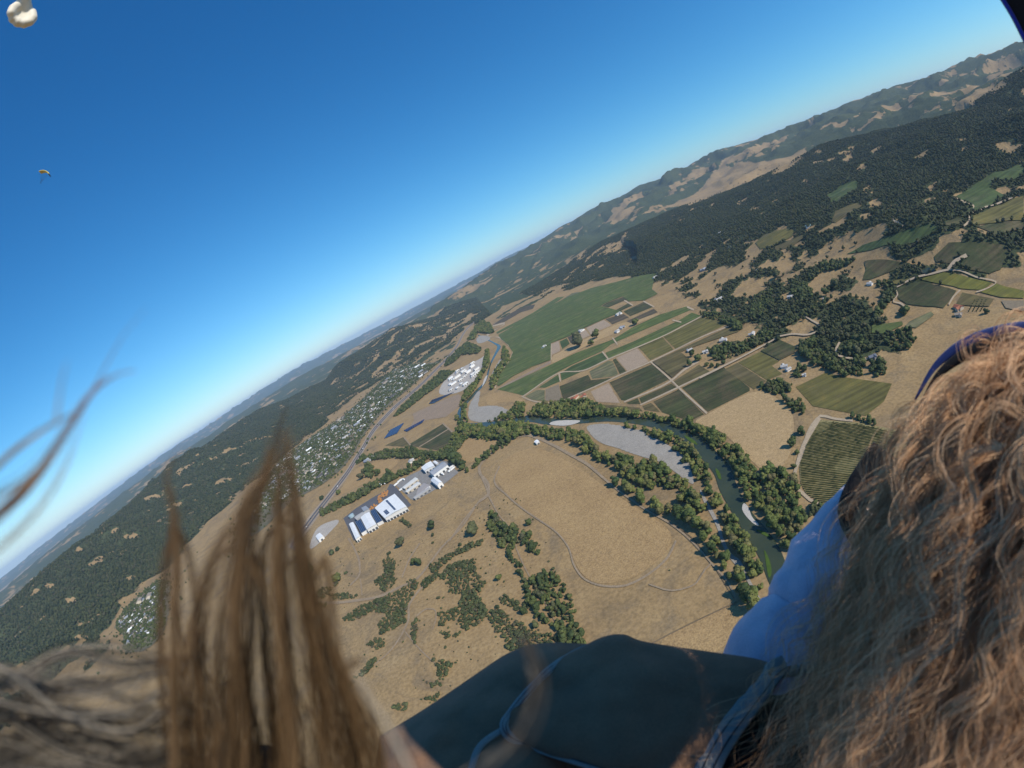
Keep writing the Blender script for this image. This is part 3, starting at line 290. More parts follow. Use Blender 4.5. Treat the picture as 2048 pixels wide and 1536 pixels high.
LONE = [
  ('oak',257.8,362.8,4.2),
  ('oak',236.8,356.3,6.5),
  ('oak',230.6,342.7,3.5),
  ('oak',212.7,327.6,3.7),
  ('oak',-261.5,580.9,10),
  ('oak',-206.9,588.8,9.2),
  ('shrub',-206,568.7,4.4),
  ('shrub',-205,548.2,3.1),
  ('oak',-136,521.2,11.3),
  ('shrub',-160.2,510,4.3),
  ('shrub',-284.3,574.3,4.8),
  ('oak',-377.8,562.5,9.7),
  ('shrub',-379.8,552.3,5.6),
  ('oak',-454.4,629.9,10.9),
  ('shrub',-364.9,574.4,4.4),
  ('oak',-112.4,404,5.1),
  ('shrub',-191.6,419.3,3.4),
  ('shrub',-51.3,379.3,3.1),
  ('oak',-61.6,480.7,5.1),
  ('shrub',-181.1,334.8,2.6),
  ('oak',-233.6,515.5,6.8),
  ('oak',-222.5,508.2,6.6),
  ('shrub',-419,663.5,8.2),
  ('shrub',-407.5,668.5,7.1),
  ('oak',-83.2,311.2,4.5),
  ('oak',-92.1,335.1,4.8),
  ('oak',138.3,438.9,4.5),
  ('oak',256.9,366.8,6),
  ('oak',48.2,298.1,1),
  ('oak',-161.9,794.4,16.5),
  ('oak',-429.8,989,10.7),
  ('oak',-493.6,967.4,8.2),
  ('oak',-552.9,989.1,7.9),
  ('oak',551.7,440.1,8.2),
  ('oak',613.7,639.2,11.7),
  ('oak',652.6,856.4,12.5),
  ('oak',582.1,634.8,9),
  ('oak',596.3,326.9,5.6),
  ('oak',304.8,649.7,4.2),
  ('oak',305.5,635.1,4.8),
  ('oak',310.1,624.3,4.7),
  ('oak',321.2,623,4.7),
  ('oak',211.6,1153.7,25.3),
  ('oak',262.3,1148.3,15.4),
  ('oak',233.3,1109.6,10.1),
  ('oak',358.4,1086.6,11.1),
  ('oak',308,682.9,8.2),
  ('oak',314.3,714.3,7.3),
  ('oak',289.2,683.3,6.8),
  ('oak',302.4,649.2,4.4),
  ('oak',305.3,634.8,4.9),
  ('oak',310.2,623.9,4.5),
  ('oak',321.9,623.1,3.6),
]
HALLS = [
  ('hall_white',10,[(-338.1,751),(-296.5,771.4),(-260.4,690.8),(-304.3,685.7)]),
  ('hall_white2',9,[(-369.8,741.4),(-351.2,747.3),(-322.1,680.2),(-341.3,676.3)]),
  ('shed_grey',8,[(-389.9,760.3),(-362.3,770.4),(-351.4,753.6),(-380,742.9)]),
  ('solar_roof',6,[(-353.4,756.9),(-342.1,757.7),(-312.5,689.3),(-324.5,688.7)]),
  ('solar_roof2',6,[(-385.2,741.2),(-372.8,743),(-345.5,682.5),(-356.3,679.2)]),
  ('hall_small',8,[(-397.2,739.1),(-387.3,738.9),(-355.1,667.2),(-362.5,661.1)]),
  ('box_grey',11,[(-375.9,781),(-365.3,780.2),(-353,759.4),(-365.1,758.6)]),
  ('tank_blue',5,[(-418.7,799.8),(-408.8,799.9),(-398.2,777.7),(-406.1,774.6)]),
  ('gable_grey',9,[(-221.9,796.3),(-192.7,813.8),(-180.7,786.9),(-210.9,772.2)]),
  ('white_l',8,[(-244.3,845.1),(-222.5,853.4),(-212.3,820.1),(-234.4,819)]),
  ('white_small',6,[(-217.8,849.4),(-211.9,848.8),(-203.5,826.1),(-209,827.1)]),
  ('barn_white',8,[(-215.5,754),(-205.7,759.4),(-191.1,723.6),(-199.7,716.2)]),
  ('long_a',4.5,[(-286.8,800),(-258.7,818.3),(-249.8,800.9),(-278.4,786.9)]),
  ('long_b',4.5,[(-275.7,773.2),(-250.6,789.9),(-241.7,773.6),(-270.3,763.6)]),
  ('long_c',4,[(-245.2,757.2),(-235.1,769.7),(-219.8,744.7),(-247.8,729.9)]),
  ('long_d',4,[(-253.5,729),(-222.8,739.5),(-217.3,731),(-249.2,719.1)]),
  ('cream_shed',6,[(-489.1,763.4),(-480.7,770),(-464.9,747.8),(-473.9,737.9)]),
  ('white_cabin',4,[(-12,705.3),(-6,707.5),(-4.1,696.8),(-10,694.6)]),
]
HOUSES = [
  ('farm_a','white',381.5,1276.2,36),
  ('farm_b','grey',324,1114.3,28.5),
  ('farm_c','white',307.7,1103.3,19.6),
  ('farm_d','white',379,705.7,18.5),
  ('farm_e','white',324.8,742.9,13.6),
  ('farm_f','red',97.1,809,17.6),
  ('farm_f2','red',112.9,796.9,15.4),
  ('farm_g','white',263.8,1307.8,32.2),
  ('farm_h','white',334,700.8,14),
  ('farm_i','white',646.2,1533.8,32.8),
  ('farm_j','white',140.6,1349.1,20.4),
  ('hill_a','white',635.6,570.9,14.5),
  ('glass_a','white',356.5,509.6,13.4),
  ('glass_b','white',353.1,496.7,10.5),
  ('farm_l','white',418,664.9,14.8),
  ('villa','red',597.1,372.2,19.2),
  ('villa2','cream',577.6,361.4,14.2),
  ('blue','slate',428.9,406.1,14.2),
  ('hill_b','white',672.2,957.8,17.1),
  ('hill_c','teal',892.8,969.4,52.7),
  ('hill_d','white',1006,1584.1,41.3),
  ('hill_e','white',829.4,1281.9,17),
  ('hill_f','white',526.4,930.9,24.1),
  ('hill_g','grey',696.3,1257.7,32.3),
  ('hill_h','white',564.8,623.4,6),
  ('hill_l','white',565.6,719.6,16.3),
  ('tent','white',351.8,462.8,2.9),
  ('shed','grey',421.1,463.9,6.1),
  ('creek_a','white',-430,1114.4,35.1),
  ('creek_b','white',-283.2,932.1,21.1),
  ('creek_c','grey',-443.8,1113.4,25.3),
]
TOWN = [
  [(-959.2,1181.2),(-1060.5,1568.9),(-1092.1,1862.4),(-936.4,1962.9),(-799.3,2014.8),(-703.2,2337.3),(-645.9,2797.7),(-461.8,2558.8),(-275.4,2111.7),(-331.5,2028.1),(-428.2,1841.2),(-487.6,1762.4),(-532.8,1571.1),(-539.8,1421.7),(-535.8,1257.2),(-561.1,1140.3),(-648.8,1122),(-735,1150.7)],
  [(-1284.8,810.5),(-1323.3,896.1),(-1286.8,963.1),(-1245.5,1005.6),(-1161.3,964.6),(-917.7,678.9),(-910.5,605.2),(-1014.5,612.9),(-1066.8,640.3),(-1123.7,703.9),(-1215.3,755.5)],
]
WORKS = [
  (-221.1,1594.3),
  (-181.3,1679.1),
  (-113.7,1685.4),
  (-62.6,1650.2),
  (-75.8,1472),
  (-131,1368.4),
  (-169.1,1377.2),
  (-229.3,1469),
]
SOLAR = [
  [(-413,1251.3),(-400.9,1316.5),(-350.4,1316.8),(-353,1250.9),(-364.7,1234.9)],
  [(-268.3,1392.2),(-258.3,1424.8),(-170.8,1369.9),(-174.7,1342),(-248.5,1364.4)],
  [(-341.4,1227.8),(-270.5,1230.9),(-276.5,1206.5),(-326.6,1197.7)],
]
FOREST = [
  [(1140.2,2921.3),(1832.8,4035.8),(2119.2,4030),(2197.5,3755.9),(1600.8,2444.3),(2353.4,3066),(1728.3,1987.9),(1771.3,1856.4),(1874.4,1809.1),(3171.1,2752.8),(3245.5,2554.9),(3319.6,2303.3),(3334.2,2096.5),(3033.1,1642.1),(2646.7,1304.2),(2150.6,986.7),(2092.6,841.8),(2188.4,789.4),(1253.6,510.5),(1177,556.1),(1021.3,588.5),(1175.6,700.5),(1110.6,714.9),(1034.5,734.2),(901.3,712.7),(849.8,735.3),(827.2,756.3),(858.6,816.7),(861.4,871.4),(888.9,946.8),(914.4,1044.3),(879,1164.6),(827.6,1168.9),(851.5,1282.5),(834.2,1414.2),(775.4,1483.2),(680.5,1444.4),(629.8,1561.1),(646.4,1842.7)],
  [(-2284,990.3),(-5619.8,3069.4),(-2182.2,1439.8),(-2202.6,1672.6),(-2208,2092),(-2241.3,2500.6),(-2237.8,2878.9),(-2203.6,3300.6),(-2091.6,3673.7),(-1805,3779.1),(-1252.4,2809.4),(-1211.2,2319.9),(-1244,2137.4),(-1359.5,1972.8),(-1249.3,1505.1),(-1290.3,1078.2),(-1382.2,961.1),(-1416.2,852),(-1200.7,672.1),(-1894,728.3)],
  [(-1364.7,938.5),(-1400.3,1235.9),(-1274.2,1419.9),(-1176.2,1753.1),(-1080.7,2087.8),(-1003.2,2326.5),(-964.3,2659.4),(-1570.5,3924),(-1988.5,3901.7),(-2095,3258.8),(-2007.6,2394.4),(-2058.7,1960.5),(-1885.2,1358.4),(-1934.2,1037.3),(-2134,875.4),(-1790.5,637.1),(-1235,636.2),(-1256.8,752.1)],
  [(0.4,2901.7),(199.3,3203.2),(388,3005.3),(563.1,2646),(662.1,2238.5),(716.4,1695.7),(832.1,1761.8),(1073,2814.1),(884.9,3046.3),(678.7,3563.9),(491.7,4137.9),(188,4340.3),(-58.6,3412.7)],
]
MOSAIC = [
  [(629.3,1419.7),(517,1008.5),(475.6,780.8),(426.8,599.6),(488.6,613.5),(642.2,623.8),(753.1,653.6),(836.7,872.1),(780.9,975.8),(813.7,1204.8),(857.1,1451.7),(760.9,1574.2)],
  [(681.2,1602.9),(482.7,1004.7),(450.9,765.8),(407.9,584.8),(400.4,522.5),(386.4,409.6),(434.7,372.9),(506.7,416.4),(585.8,512.2),(638.9,621.1),(685,559.2),(769.8,496.1),(835.7,584),(1076,956.9),(948.4,1051.3),(1167.5,1638),(1023.4,1769.8),(802.5,1689.7)],
  [(-458.7,2629.5),(-260.2,2073.2),(-198.5,2311.5),(-110.7,2969.3),(-174.2,3482.8),(-380.9,2938.3),(-585.7,3075.7)],
  [(-964.3,2659.4),(-800,3166.7),(-629.3,3140.6),(-292.2,2823.9),(-104.7,3237.6),(-85.7,3920.7),(-396.8,3704.1),(-797.4,3917.9),(-1200.3,3815.4),(-1462.9,3725.8)],
  [(-1043.5,1727.3),(-966.8,2129),(-842.3,2621.3),(-561.1,2648.6),(-314.7,2587.2),(-219.3,2807.4),(-312.8,3697.2),(-686.4,3800.3),(-1075.3,3775.1),(-1506.2,3703.3),(-1483.2,2736.5)],
  [(127.5,2409.2),(424.2,2490.5),(620.3,2122.4),(721.5,1730.4),(715.8,2387.6),(507.6,2853.7),(253.7,2868.6),(74.7,2692)],
]
GOLDEN = [
  [(2103.6,4079.1),(2385.8,4232.8),(2900.2,4368.4),(3260.6,4535.5),(3052.1,3775.8),(2902.5,3331.6),(2963.6,3086.9),(3074.8,2939.2),(2998.5,2951.3),(1814.1,1911),(1769.5,2030.6),(2374.8,3086.3),(1615.7,2510.2),(1540.8,2645),(2152.7,3898.3)],
  [(3261.1,1713.5),(3281.5,1564.7),(3397,1442.3),(2141,855.4),(2105.4,900),(2392.2,1156.4),(2739.5,1397)],
]
ORANGE = [
  [(-352.7,823.4),(-331.8,836.2),(-319.1,817.3),(-336.7,799),(-341.3,793)],
  [(-343.9,796.9),(-335.7,793),(-350.6,773.5),(-362.2,780),(-365.4,790.7)],
]
TRUCKS = [
  (-334.5,882.1),
  (-339,878.6),
  (-348.2,884.8),
  (-355.3,884.7),
  (-300.8,849),
  (-296.9,849),
  (-290.9,846.7),
  (-308.1,839.3),
  (-225.2,740.8),
  (-242.7,739.9),
  (-198.6,785.5),
  (-191.7,783.5),
  (-194.8,772.5),
  (-172.8,774.1),
  (-174.6,785.2),
  (-181.5,787.1),
  (-177.8,772.3),
  (-288.6,799.3),
]
FREEWAY_LINE = [
  (-561,771.7),
  (-564.4,825.5),
  (-556.7,854.7),
  (-546.8,906.5),
  (-533.1,968.7),
  (-518.6,1037.5),
  (-506.3,1106.9),
  (-501.1,1193),
  (-495.6,1291.2),
  (-490.4,1439),
  (-464.1,1548.1),
  (-429.8,1642.1),
  (-388,1713.6),
  (-337.1,1808.2),
  (-283.8,1955),
  (-230.5,2104.1),
  (-179.1,2308.1),
  (-125.6,2749.5),
  (-86.2,2964.5),
  (-3.5,3153.7),
  (90.5,3193.1),
]
VALLEY = [(404,357),(386,427),(389,510),(407,577),(454,771),(490,993),(610,1300),(730,1631),(620,1976),(540,2386),(450,2900),(380,3500),(200,3900),(0,3700),(-250,3300),(-450,2900),(-700,2750),(-1055,2585),(-1300,2150),(-1380,1800),(-1330,1400),(-1300,950),(-1380,400),(-1300,-600),(-800,-1500),(500,-1500),(620,-600),(500,0),(430,230)]
def _hash(ix, iy, seed):
    n = (ix.astype(np.int64) * 374761393 + iy.astype(np.int64) * 668265263 + seed * 974634111) & 0xFFFFFFFF
    n = ((n ^ (n >> 13)) * 1274126177) & 0xFFFFFFFF
    return ((n ^ (n >> 16)) & 0xFFFF) / 65535.0
def vnoise(x, y, seed=0):
    xi = np.floor(x); yi = np.floor(y); fx = x - xi; fy = y - yi
    fx = fx * fx * fx * (fx * (fx * 6 - 15) + 10); fy = fy * fy * fy * (fy * (fy * 6 - 15) + 10)
    a = _hash(xi, yi, seed); b = _hash(xi + 1, yi, seed); c = _hash(xi, yi + 1, seed); d = _hash(xi + 1, yi + 1, seed)
    return (a * (1 - fx) + b * fx) * (1 - fy) + (c * (1 - fx) + d * fx) * fy
def fbm(x, y, octaves=4, seed=0):
    s = 0; a = 0.5; t = 0
    for k in range(octaves):
        s = s + a * vnoise(x * 2 ** k + 17.3 * k, y * 2 ** k - 9.1 * k, seed + k); t += a; a *= 0.5
    return s / t
def ridged(x, y, octaves=3, seed=0):
    s = 0; a = 0.5; t = 0
    for k in range(octaves):
        s = s + a * (1 - np.abs(2 * vnoise(x * 2 ** k + 5.7 * k, y * 2 ** k + 3.3 * k, seed + k) - 1)); t += a; a *= 0.5
    return s / t
def height(x, y):
    """Height of the land above the valley floor (metres)."""
    x = np.asarray(x, float); y = np.asarray(y, float)
    h = np.zeros_like(x)
    warp = ridged(x / 900.0, y / 900.0, 4, 3)
    fine = fbm(x / 160.0, y / 160.0, 4, 11) - 0.5
    coarse = ridged(x / 2600.0 + 4, y / 2600.0, 4, 21)
    folds = ridged(x / 620.0 + 11, y / 620.0 - 3, 4, 31) - 0.6
    bumps = fbm(x / 520.0 + 2, y / 520.0 + 8, 4, 37) - 0.5
    for w, p, far, pts in RIDGES:
        best = np.full(x.shape, 1e9); hc = np.zeros_like(x)
        for (x0, y0, h0), (x1, y1, h1) in zip(pts[:-1], pts[1:]):
            dx, dy = x1 - x0, y1 - y0
            t = np.clip(((x - x0) * dx + (y - y0) * dy) / (dx * dx + dy * dy), 0, 1)
            d = np.hypot(x - x0 - t * dx, y - y0 - t * dy)
            m = d < best
            best = np.where(m, d, best); hc = np.where(m, h0 + t * (h1 - h0), hc)
        q = best / w
        nz = coarse if far else warp
        q2 = q * (1 + 1.1 * (0.62 - nz) * np.clip(q * 3, 0, 1))
        prof = np.clip(1 - q2, 0, 1) ** p
        e = hc * prof * (1 + (0.30 * fine + (0.95 if far else 0.70) * folds) * np.clip(q * 5, 0, 1) + (0.34 if far else 0.18) * bumps)
        h = np.maximum(h, e)
    return np.maximum(h - 0.6, 0.0)
def poly_dist(x, y, poly):
    """Signed distance to a polygon, positive outside."""
    d = np.full(x.shape, 1e12); ins = np.zeros(x.shape, bool)
    for (x0, y0), (x1, y1) in zip(poly, poly[1:] + poly[:1]):
        dx, dy = x1 - x0, y1 - y0
        t = np.clip(((x - x0) * dx + (y - y0) * dy) / (dx * dx + dy * dy + 1e-9), 0, 1)
        d = np.minimum(d, (x - x0 - t * dx) ** 2 + (y - y0 - t * dy) ** 2)
        if y0 != y1:
            ins ^= ((y0 > y) != (y1 > y)) & (x < (x1 - x0) * (y - y0) / (y1 - y0) + x0)
    d = np.sqrt(d)
    return np.where(ins, -d, d)
def inside(x, y, poly):
    ins = np.zeros(x.shape, bool)
    for (x0, y0), (x1, y1) in zip(poly, poly[1:] + poly[:1]):
        if y0 != y1:
            ins ^= ((y0 > y) != (y1 > y)) & (x < (x1 - x0) * (y - y0) / (y1 - y0) + x0)
    return ins
def ground(x, y):
    """Land height above the valley floor, exactly 0 on the flat floor."""
    x = np.asarray(x, float); y = np.asarray(y, float)
    s = np.clip(poly_dist(x, y, VALLEY) / 520.0, 0, 1)
    s = s * s * (3 - 2 * s) * 0.65 + s * 0.35
    return height(x, y) * s

def gz(x, y):
    return float(ground(np.array([x]), np.array([y]))[0]) + FLOOR

# ---------------------------------------------------------------- helpers
def tag(o, label=None, cat=None, group=None, kind=None):
    if label: o['label'] = label
    if cat: o['category'] = cat
    if group: o['group'] = group
    if kind: o['kind'] = kind
    return o
def link(name, data, parent=None, loc=None):
    o = bpy.data.objects.new(name, data); COL.objects.link(o)
    if parent: o.parent = parent
    if loc is not None: o.location = loc
    return o
def empty(name, loc=(0, 0, 0), rz=0.0):
    o = link(name, None, None, loc); o.rotation_euler = (0, 0, rz); o.empty_display_size = 0.2
    return o
def mesh(name, verts, faces, mats=(), smooth=False, idx=None):
    m = bpy.data.meshes.new(name); m.from_pydata([tuple(v) for v in verts], [], [tuple(f) for f in faces])
    for k in mats: m.materials.append(k)
    if idx is not None: m.polygons.foreach_set('material_index', idx)
    if smooth: m.polygons.foreach_set('use_smooth', [True] * len(m.polygons))
    m.update(); return m
def arr_mesh(name, V, F, mats=(), smooth=False):
    """numpy vertices (n,3) and equal-sided faces (m,k)"""
    m = bpy.data.meshes.new(name); n, k = F.shape
    m.vertices.add(len(V)); m.vertices.foreach_set('co', np.ascontiguousarray(V, np.float32).ravel())
    m.loops.add(n * k); m.loops.foreach_set('vertex_index', np.ascontiguousarray(F, np.int32).ravel())
    m.polygons.add(n); m.polygons.foreach_set('loop_start', np.arange(0, n * k, k, dtype=np.int32))
    m.polygons.foreach_set('loop_total', np.full(n, k, np.int32))
    if smooth: m.polygons.foreach_set('use_smooth', np.ones(n, bool))
    for q in mats: m.materials.append(q)
    m.update(calc_edges=True); m.validate(); return m
def box(cx, cy, cz, sx, sy, sz):
    V = [(cx + a * sx / 2, cy + b * sy / 2, cz + c * sz / 2) for c in (-1, 1) for b in (-1, 1) for a in (-1, 1)]
    return V, [(0, 2, 3, 1), (4, 5, 7, 6), (0, 1, 5, 4), (2, 6, 7, 3), (0, 4, 6, 2), (1, 3, 7, 5)]
def join(parts):
    V = []; F = []
    for v, f in parts:
        o = len(V); V += list(v); F += [tuple(i + o for i in q) for q in f]
    return V, F

# ---------------------------------------------------------------- materials
class NT:
    def __init__(s, name):
        s.m = bpy.data.materials.new(name); s.m.use_nodes = True; s.t = s.m.node_tree; s.b = s.t.nodes['Principled BSDF']
    def n(s, typ, **kw):
        x = s.t.nodes.new('ShaderNode' + typ)
        for k, v in kw.items(): setattr(x, k, v)
        return x
    def l(s, a, b): s.t.links.new(a, b)
    def pos(s):
        if not hasattr(s, '_p'): s._p = s.n('TexCoord').outputs['Object']
        return s._p
    def noise(s, scale, detail=3, rough=0.55, vec=None, dist=0.0):
        x = s.n('TexNoise'); x.inputs['Scale'].default_value = scale; x.inputs['Detail'].default_value = detail
        x.inputs['Roughness'].default_value = rough; x.inputs['Distortion'].default_value = dist
        s.l(vec or s.pos(), x.inputs['Vector']); return x.outputs[0]
    def ramp(s, fac, stops):
        r = s.n('ValToRGB'); e = r.color_ramp.elements
        while len(e) < len(stops): e.new(0.5)
        for k, (p, c) in enumerate(stops):
            e[k].position = p; e[k].color = (c if len(c) == 4 else (*c, 1)) if not isinstance(c, (int, float)) else (c, c, c, 1)
        s.l(fac, r.inputs[0]); return r.outputs[0]
    def mix(s, fac, a, b, mode='MIX'):
        x = s.n('Mix', data_type='RGBA', blend_type=mode)
        for v, i in ((fac, 0), (a, 6), (b, 7)):
            if isinstance(v, (int, float)): x.inputs[i].default_value = v
            elif isinstance(v, tuple): x.inputs[i].default_value = (*v, 1) if len(v) == 3 else v
            else: s.l(v, x.inputs[i])
        return x.outputs[2]
    def math(s, op, a, b=0.0, clamp=False):
        x = s.n('Math', operation=op, use_clamp=clamp)
        for v, i in ((a, 0), (b, 1)):
            if isinstance(v, (int, float)): x.inputs[i].default_value = v
            else: s.l(v, x.inputs[i])
        return x.outputs[0]
    def out(s, col, rough=0.9, bump=None, strength=0.5, dist=1.0, spec=0.2):
        if isinstance(col, tuple): s.b.inputs['Base Color'].default_value = (*col, 1)
        else: s.l(col, s.b.inputs['Base Color'])
        s.b.inputs['Roughness'].default_value = rough; s.b.inputs['Specular IOR Level'].default_value = spec
        if bump is not None:
            x = s.n('Bump'); x.inputs['Strength'].default_value = strength; x.inputs['Distance'].default_value = dist
            s.l(bump, x.inputs['Height']); s.l(x.outputs[0], s.b.inputs['Normal'])
        return s.m
def sc(c, k): return tuple(min(1.0, v * k) for v in c)
M = {}
def earthy(name, c, scale=0.02, vary=0.25, rough=0.95, c2=None):
    """Ground of one colour with broad patches, finer mottling and specks."""
    t = NT(name); c2 = c2 or sc(c, 1 - vary)
    a = t.ramp(t.noise(scale, 5, 0.6), [(0.35, c2), (0.65, c)])
    b = t.ramp(t.noise(scale * 9, 4, 0.65), [(0.3, sc(c2, 0.82)), (0.6, sc(c, 1.12))])
    col = t.mix(0.45, a, b)
    d = t.ramp(t.noise(scale * 30, 4, 0.75), [(0.35, 0.62), (0.62, 1.18)])
    M[name] = t.out(t.mix(0.8, col, t.mix(1.0, col, d, 'MULTIPLY')), rough, t.noise(scale * 40, 3), 0.4, 1.0); return M[name]
ROWDIR = (0.72, -0.69); LANE = (0.976, -0.219)
def planted(name, leaf, soil, cover=0.6, spacing=2.6, patch=0.02):
    """Vines in rows with soil between them, with weak and bare patches."""
    t = NT(name); p = t.pos()
    dp = t.n('VectorMath', operation='DOT_PRODUCT'); t.l(p, dp.inputs[0]); dp.inputs[1].default_value = (-ROWDIR[1], ROWDIR[0], 0)
    w = t.math('SINE', t.math('MULTIPLY', dp.outputs['Value'], 2 * math.pi / spacing))
    n1 = t.noise(patch, 5, 0.62); n2 = t.noise(patch * 12, 4, 0.7)
    f = t.math('ADD', t.math('MULTIPLY', w, 0.32), t.math('ADD', t.math('MULTIPLY', n1, 1.9), t.math('MULTIPLY', t.math('SUBTRACT', n2, 0.25), 1.3)))
    f = t.math('ADD', f, cover - 1.15)
    fac = t.ramp(f, [(0.30, 0.0), (0.56, 1.0)])
    d2 = t.n('VectorMath', operation='DOT_PRODUCT'); t.l(p, d2.inputs[0]); d2.inputs[1].default_value = (LANE[0] * 0.005, LANE[1] * 0.005, 0)
    d3 = t.n('VectorMath', operation='DOT_PRODUCT'); t.l(p, d3.inputs[0]); d3.inputs[1].default_value = (-LANE[1] * 0.11, LANE[0] * 0.11, 0)
    cv_ = t.n('CombineXYZ'); t.l(d2.outputs['Value'], cv_.inputs[0]); t.l(d3.outputs['Value'], cv_.inputs[1])
    streak_ = t.ramp(t.noise(1.0, 4, 0.6, cv_.outputs[0]), [(0.32, 0.62), (0.68, 1.35)])
    lv = t.ramp(t.noise(patch * 2.3, 4, 0.6), [(0.3, sc(leaf, 0.78)), (0.55, leaf), (0.75, (leaf[0] * 1.5, leaf[1] * 1.25, leaf[2] * 1.1))])
    sv = t.ramp(n2, [(0.3, sc(soil, 0.75)), (0.7, soil)])
    fin = t.mix(fac, sv, lv)
    M[name] = t.out(t.mix(1.0, fin, streak_, 'MULTIPLY'), 0.9, t.noise(0.5, 2), 0.5, 0.6); return M[name]
planted('deep', (0.082, 0.108, 0.030), (0.20, 0.17, 0.08), 0.74)
planted('mid', (0.058, 0.085, 0.026), (0.15, 0.13, 0.07), 0.8)
planted('olive', (0.122, 0.108, 0.032), (0.16, 0.13, 0.065), 0.72)
planted('olive2', (0.110, 0.092, 0.036), (0.15, 0.115, 0.065), 0.65)
planted('dark', (0.052, 0.060, 0.022), (0.145, 0.100, 0.056), 0.58)
planted('brown', (0.075, 0.065, 0.036), (0.12, 0.085, 0.06), 0.5)
planted('lime', (0.128, 0.126, 0.026), (0.16, 0.13, 0.06), 0.8)
planted('sage', (0.130, 0.130, 0.062), (0.22, 0.18, 0.11), 0.6)
earthy('fallow', (0.24, 0.19, 0.125), 0.03)
earthy('bare', (0.36, 0.27, 0.185), 0.03, 0.12)
earthy('dirt', (0.30, 0.22, 0.15), 0.03, 0.2)
earthy('straw', (0.42, 0.29, 0.145), 0.02, 0.2)
earthy('gold', (0.375, 0.250, 0.115), 0.02, 0.16, c2=(0.295, 0.19, 0.088))
earthy('gravel', (0.36, 0.325, 0.275), 0.05, 0.25)
earthy('sand', (0.52, 0.48, 0.42), 0.1, 0.12)
earthy('algae', (0.075, 0.13, 0.02), 0.2, 0.4)
earthy('asphalt', (0.12, 0.12, 0.13), 0.06, 0.2)
earthy('concrete', (0.27, 0.255, 0.235), 0.06, 0.25)
earthy('pale', (0.46, 0.41, 0.35), 0.05, 0.25)
earthy('town', (0.19, 0.16, 0.11), 0.03, 0.5, c2=(0.085, 0.095, 0.05))
earthy('verge', (0.36, 0.28, 0.20), 0.02, 0.2)
earthy('track', (0.335, 0.25, 0.16), 0.05, 0.3)
earthy('lane', (0.45, 0.35, 0.235), 0.05, 0.2); earthy('ditch', (0.20, 0.145, 0.085), 0.08, 0.35)
earthy('rows', (0.27, 0.225, 0.10), 0.05, 0.3)
t = NT('river_water'); w = t.n('TexWave'); 
col = t.ramp(t.noise(0.02, 4), [(0.35, (0.030, 0.044, 0.026)), (0.7, (0.055, 0.066, 0.034))])
M['water'] = t.out(col, 0.22, t.noise(0.35, 4, 0.6), 0.15, 0.3, 0.3)

# terrain: dry grass, scrub and wooded slopes; 'forest' on each vertex says how wooded the land is there
t = NT('dry_land')
at_ = t.n('Attribute', attribute_name='forest').outputs['Fac']
n_s = t.noise(0.03, 6, 0.68); n_m = t.noise(0.0045, 5, 0.6); n_f = t.noise(0.25, 4, 0.7)
grass = t.mix(0.5, t.ramp(n_m, [(0.32, (0.235, 0.160, 0.078)), (0.5, (0.33, 0.222, 0.104)), (0.66, (0.30, 0.215, 0.115))]),
              t.ramp(n_s, [(0.3, (0.21, 0.146, 0.076)), (0.5, (0.315, 0.212, 0.102)), (0.7, (0.37, 0.262, 0.132))]))
grass = t.mix(t.ramp(t.noise(0.011, 5, 0.7, None, 1.5), [(0.5, 0.0), (0.66, 0.75)]), grass, (0.195, 0.145, 0.088))
grass = t.mix(0.65, grass, t.mix(1.0, grass, t.ramp(n_f, [(0.35, 0.62), (0.6, 1.15)]), 'MULTIPLY'))
wood = t.ramp(t.noise(0.05, 4, 0.7), [(0.3, (0.034, 0.046, 0.022)), (0.55, (0.064, 0.078, 0.036)), (0.75, (0.105, 0.105, 0.055))])
f = t.math('ADD', at_, t.math('MULTIPLY', t.math('SUBTRACT', n_s, 0.5), 1.1))
fac = t.ramp(f, [(0.44, 0.0), (0.56, 1.0)])
M['land'] = t.out(t.mix(fac, grass, wood), 0.95, t.math('ADD', t.math('MULTIPLY', fac, 0.8), t.math('MULTIPLY', t.math('MULTIPLY', t.noise(0.06, 5, 0.75), t.math('ADD', at_, 0.12)), 1.6)), 0.8, 5.0, 0.1)

# ---------------------------------------------------------------- the ground: one sheet out to the horizon
def forest_share(x, y, h):
    """How wooded the land is (0..1)."""
    r = np.hypot(x, y)
    hill = np.clip(h / 12.0, 0, 1)
    big = fbm(x / 420.0, y / 420.0, 5, 41); far = fbm(x / 1100.0 + 9, y / 1100.0, 5, 47)
    streak = fbm((x * 0.8 + y * 0.6) / 170.0, (x * -0.6 + y * 0.8) / 70.0, 5, 43)
    fine_ = fbm(x / 48.0 + 3, y / 48.0, 4, 53); wrp = (fbm(x / 190.0, y / 190.0, 4, 57) - 0.5) * 260.0
    mot = 0.16 * big + 0.46 * streak + 0.38 * fine_ - 0.5
    near_f = np.clip(mot * 10.0 + 0.50, 0, 1)
    far_f = np.clip((0.22 * far + 0.45 * big + 0.33 * streak - 0.5) * 9.0 + 1.32, 0, 1)
    k = np.clip((r - 3200) / 1500.0, 0, 1)
    f = hill * (near_f * (1 - k) + far_f * k)
    for pl in MOSAIC:
        s = np.clip(0.5 - (poly_dist(x, y, pl) + wrp * 0.35) / 60.0, 0, 1); f = np.maximum(f, s * np.clip(mot * 11.0 + 0.36, 0, 1))
    for pl in FOREST:
        d = poly_dist(x, y, pl) + wrp; s = np.clip(0.5 - d / 70.0, 0, 1)
        f = f * (1 - s) + s * np.clip(0.95 - np.clip((0.5 * streak + 0.5 * fine_) - 0.60, 0, 1) * 9.0, 0, 1)
    for pl in GOLDEN:
        s = np.clip(0.5 - poly_dist(x, y, pl) / 70.0, 0, 1); f = f * (1 - s)
    return f
az = np.radians(np.concatenate([np.arange(-180, -84, 3.0), np.arange(-84, 88, 0.24), np.arange(88, 180, 3.0)]))
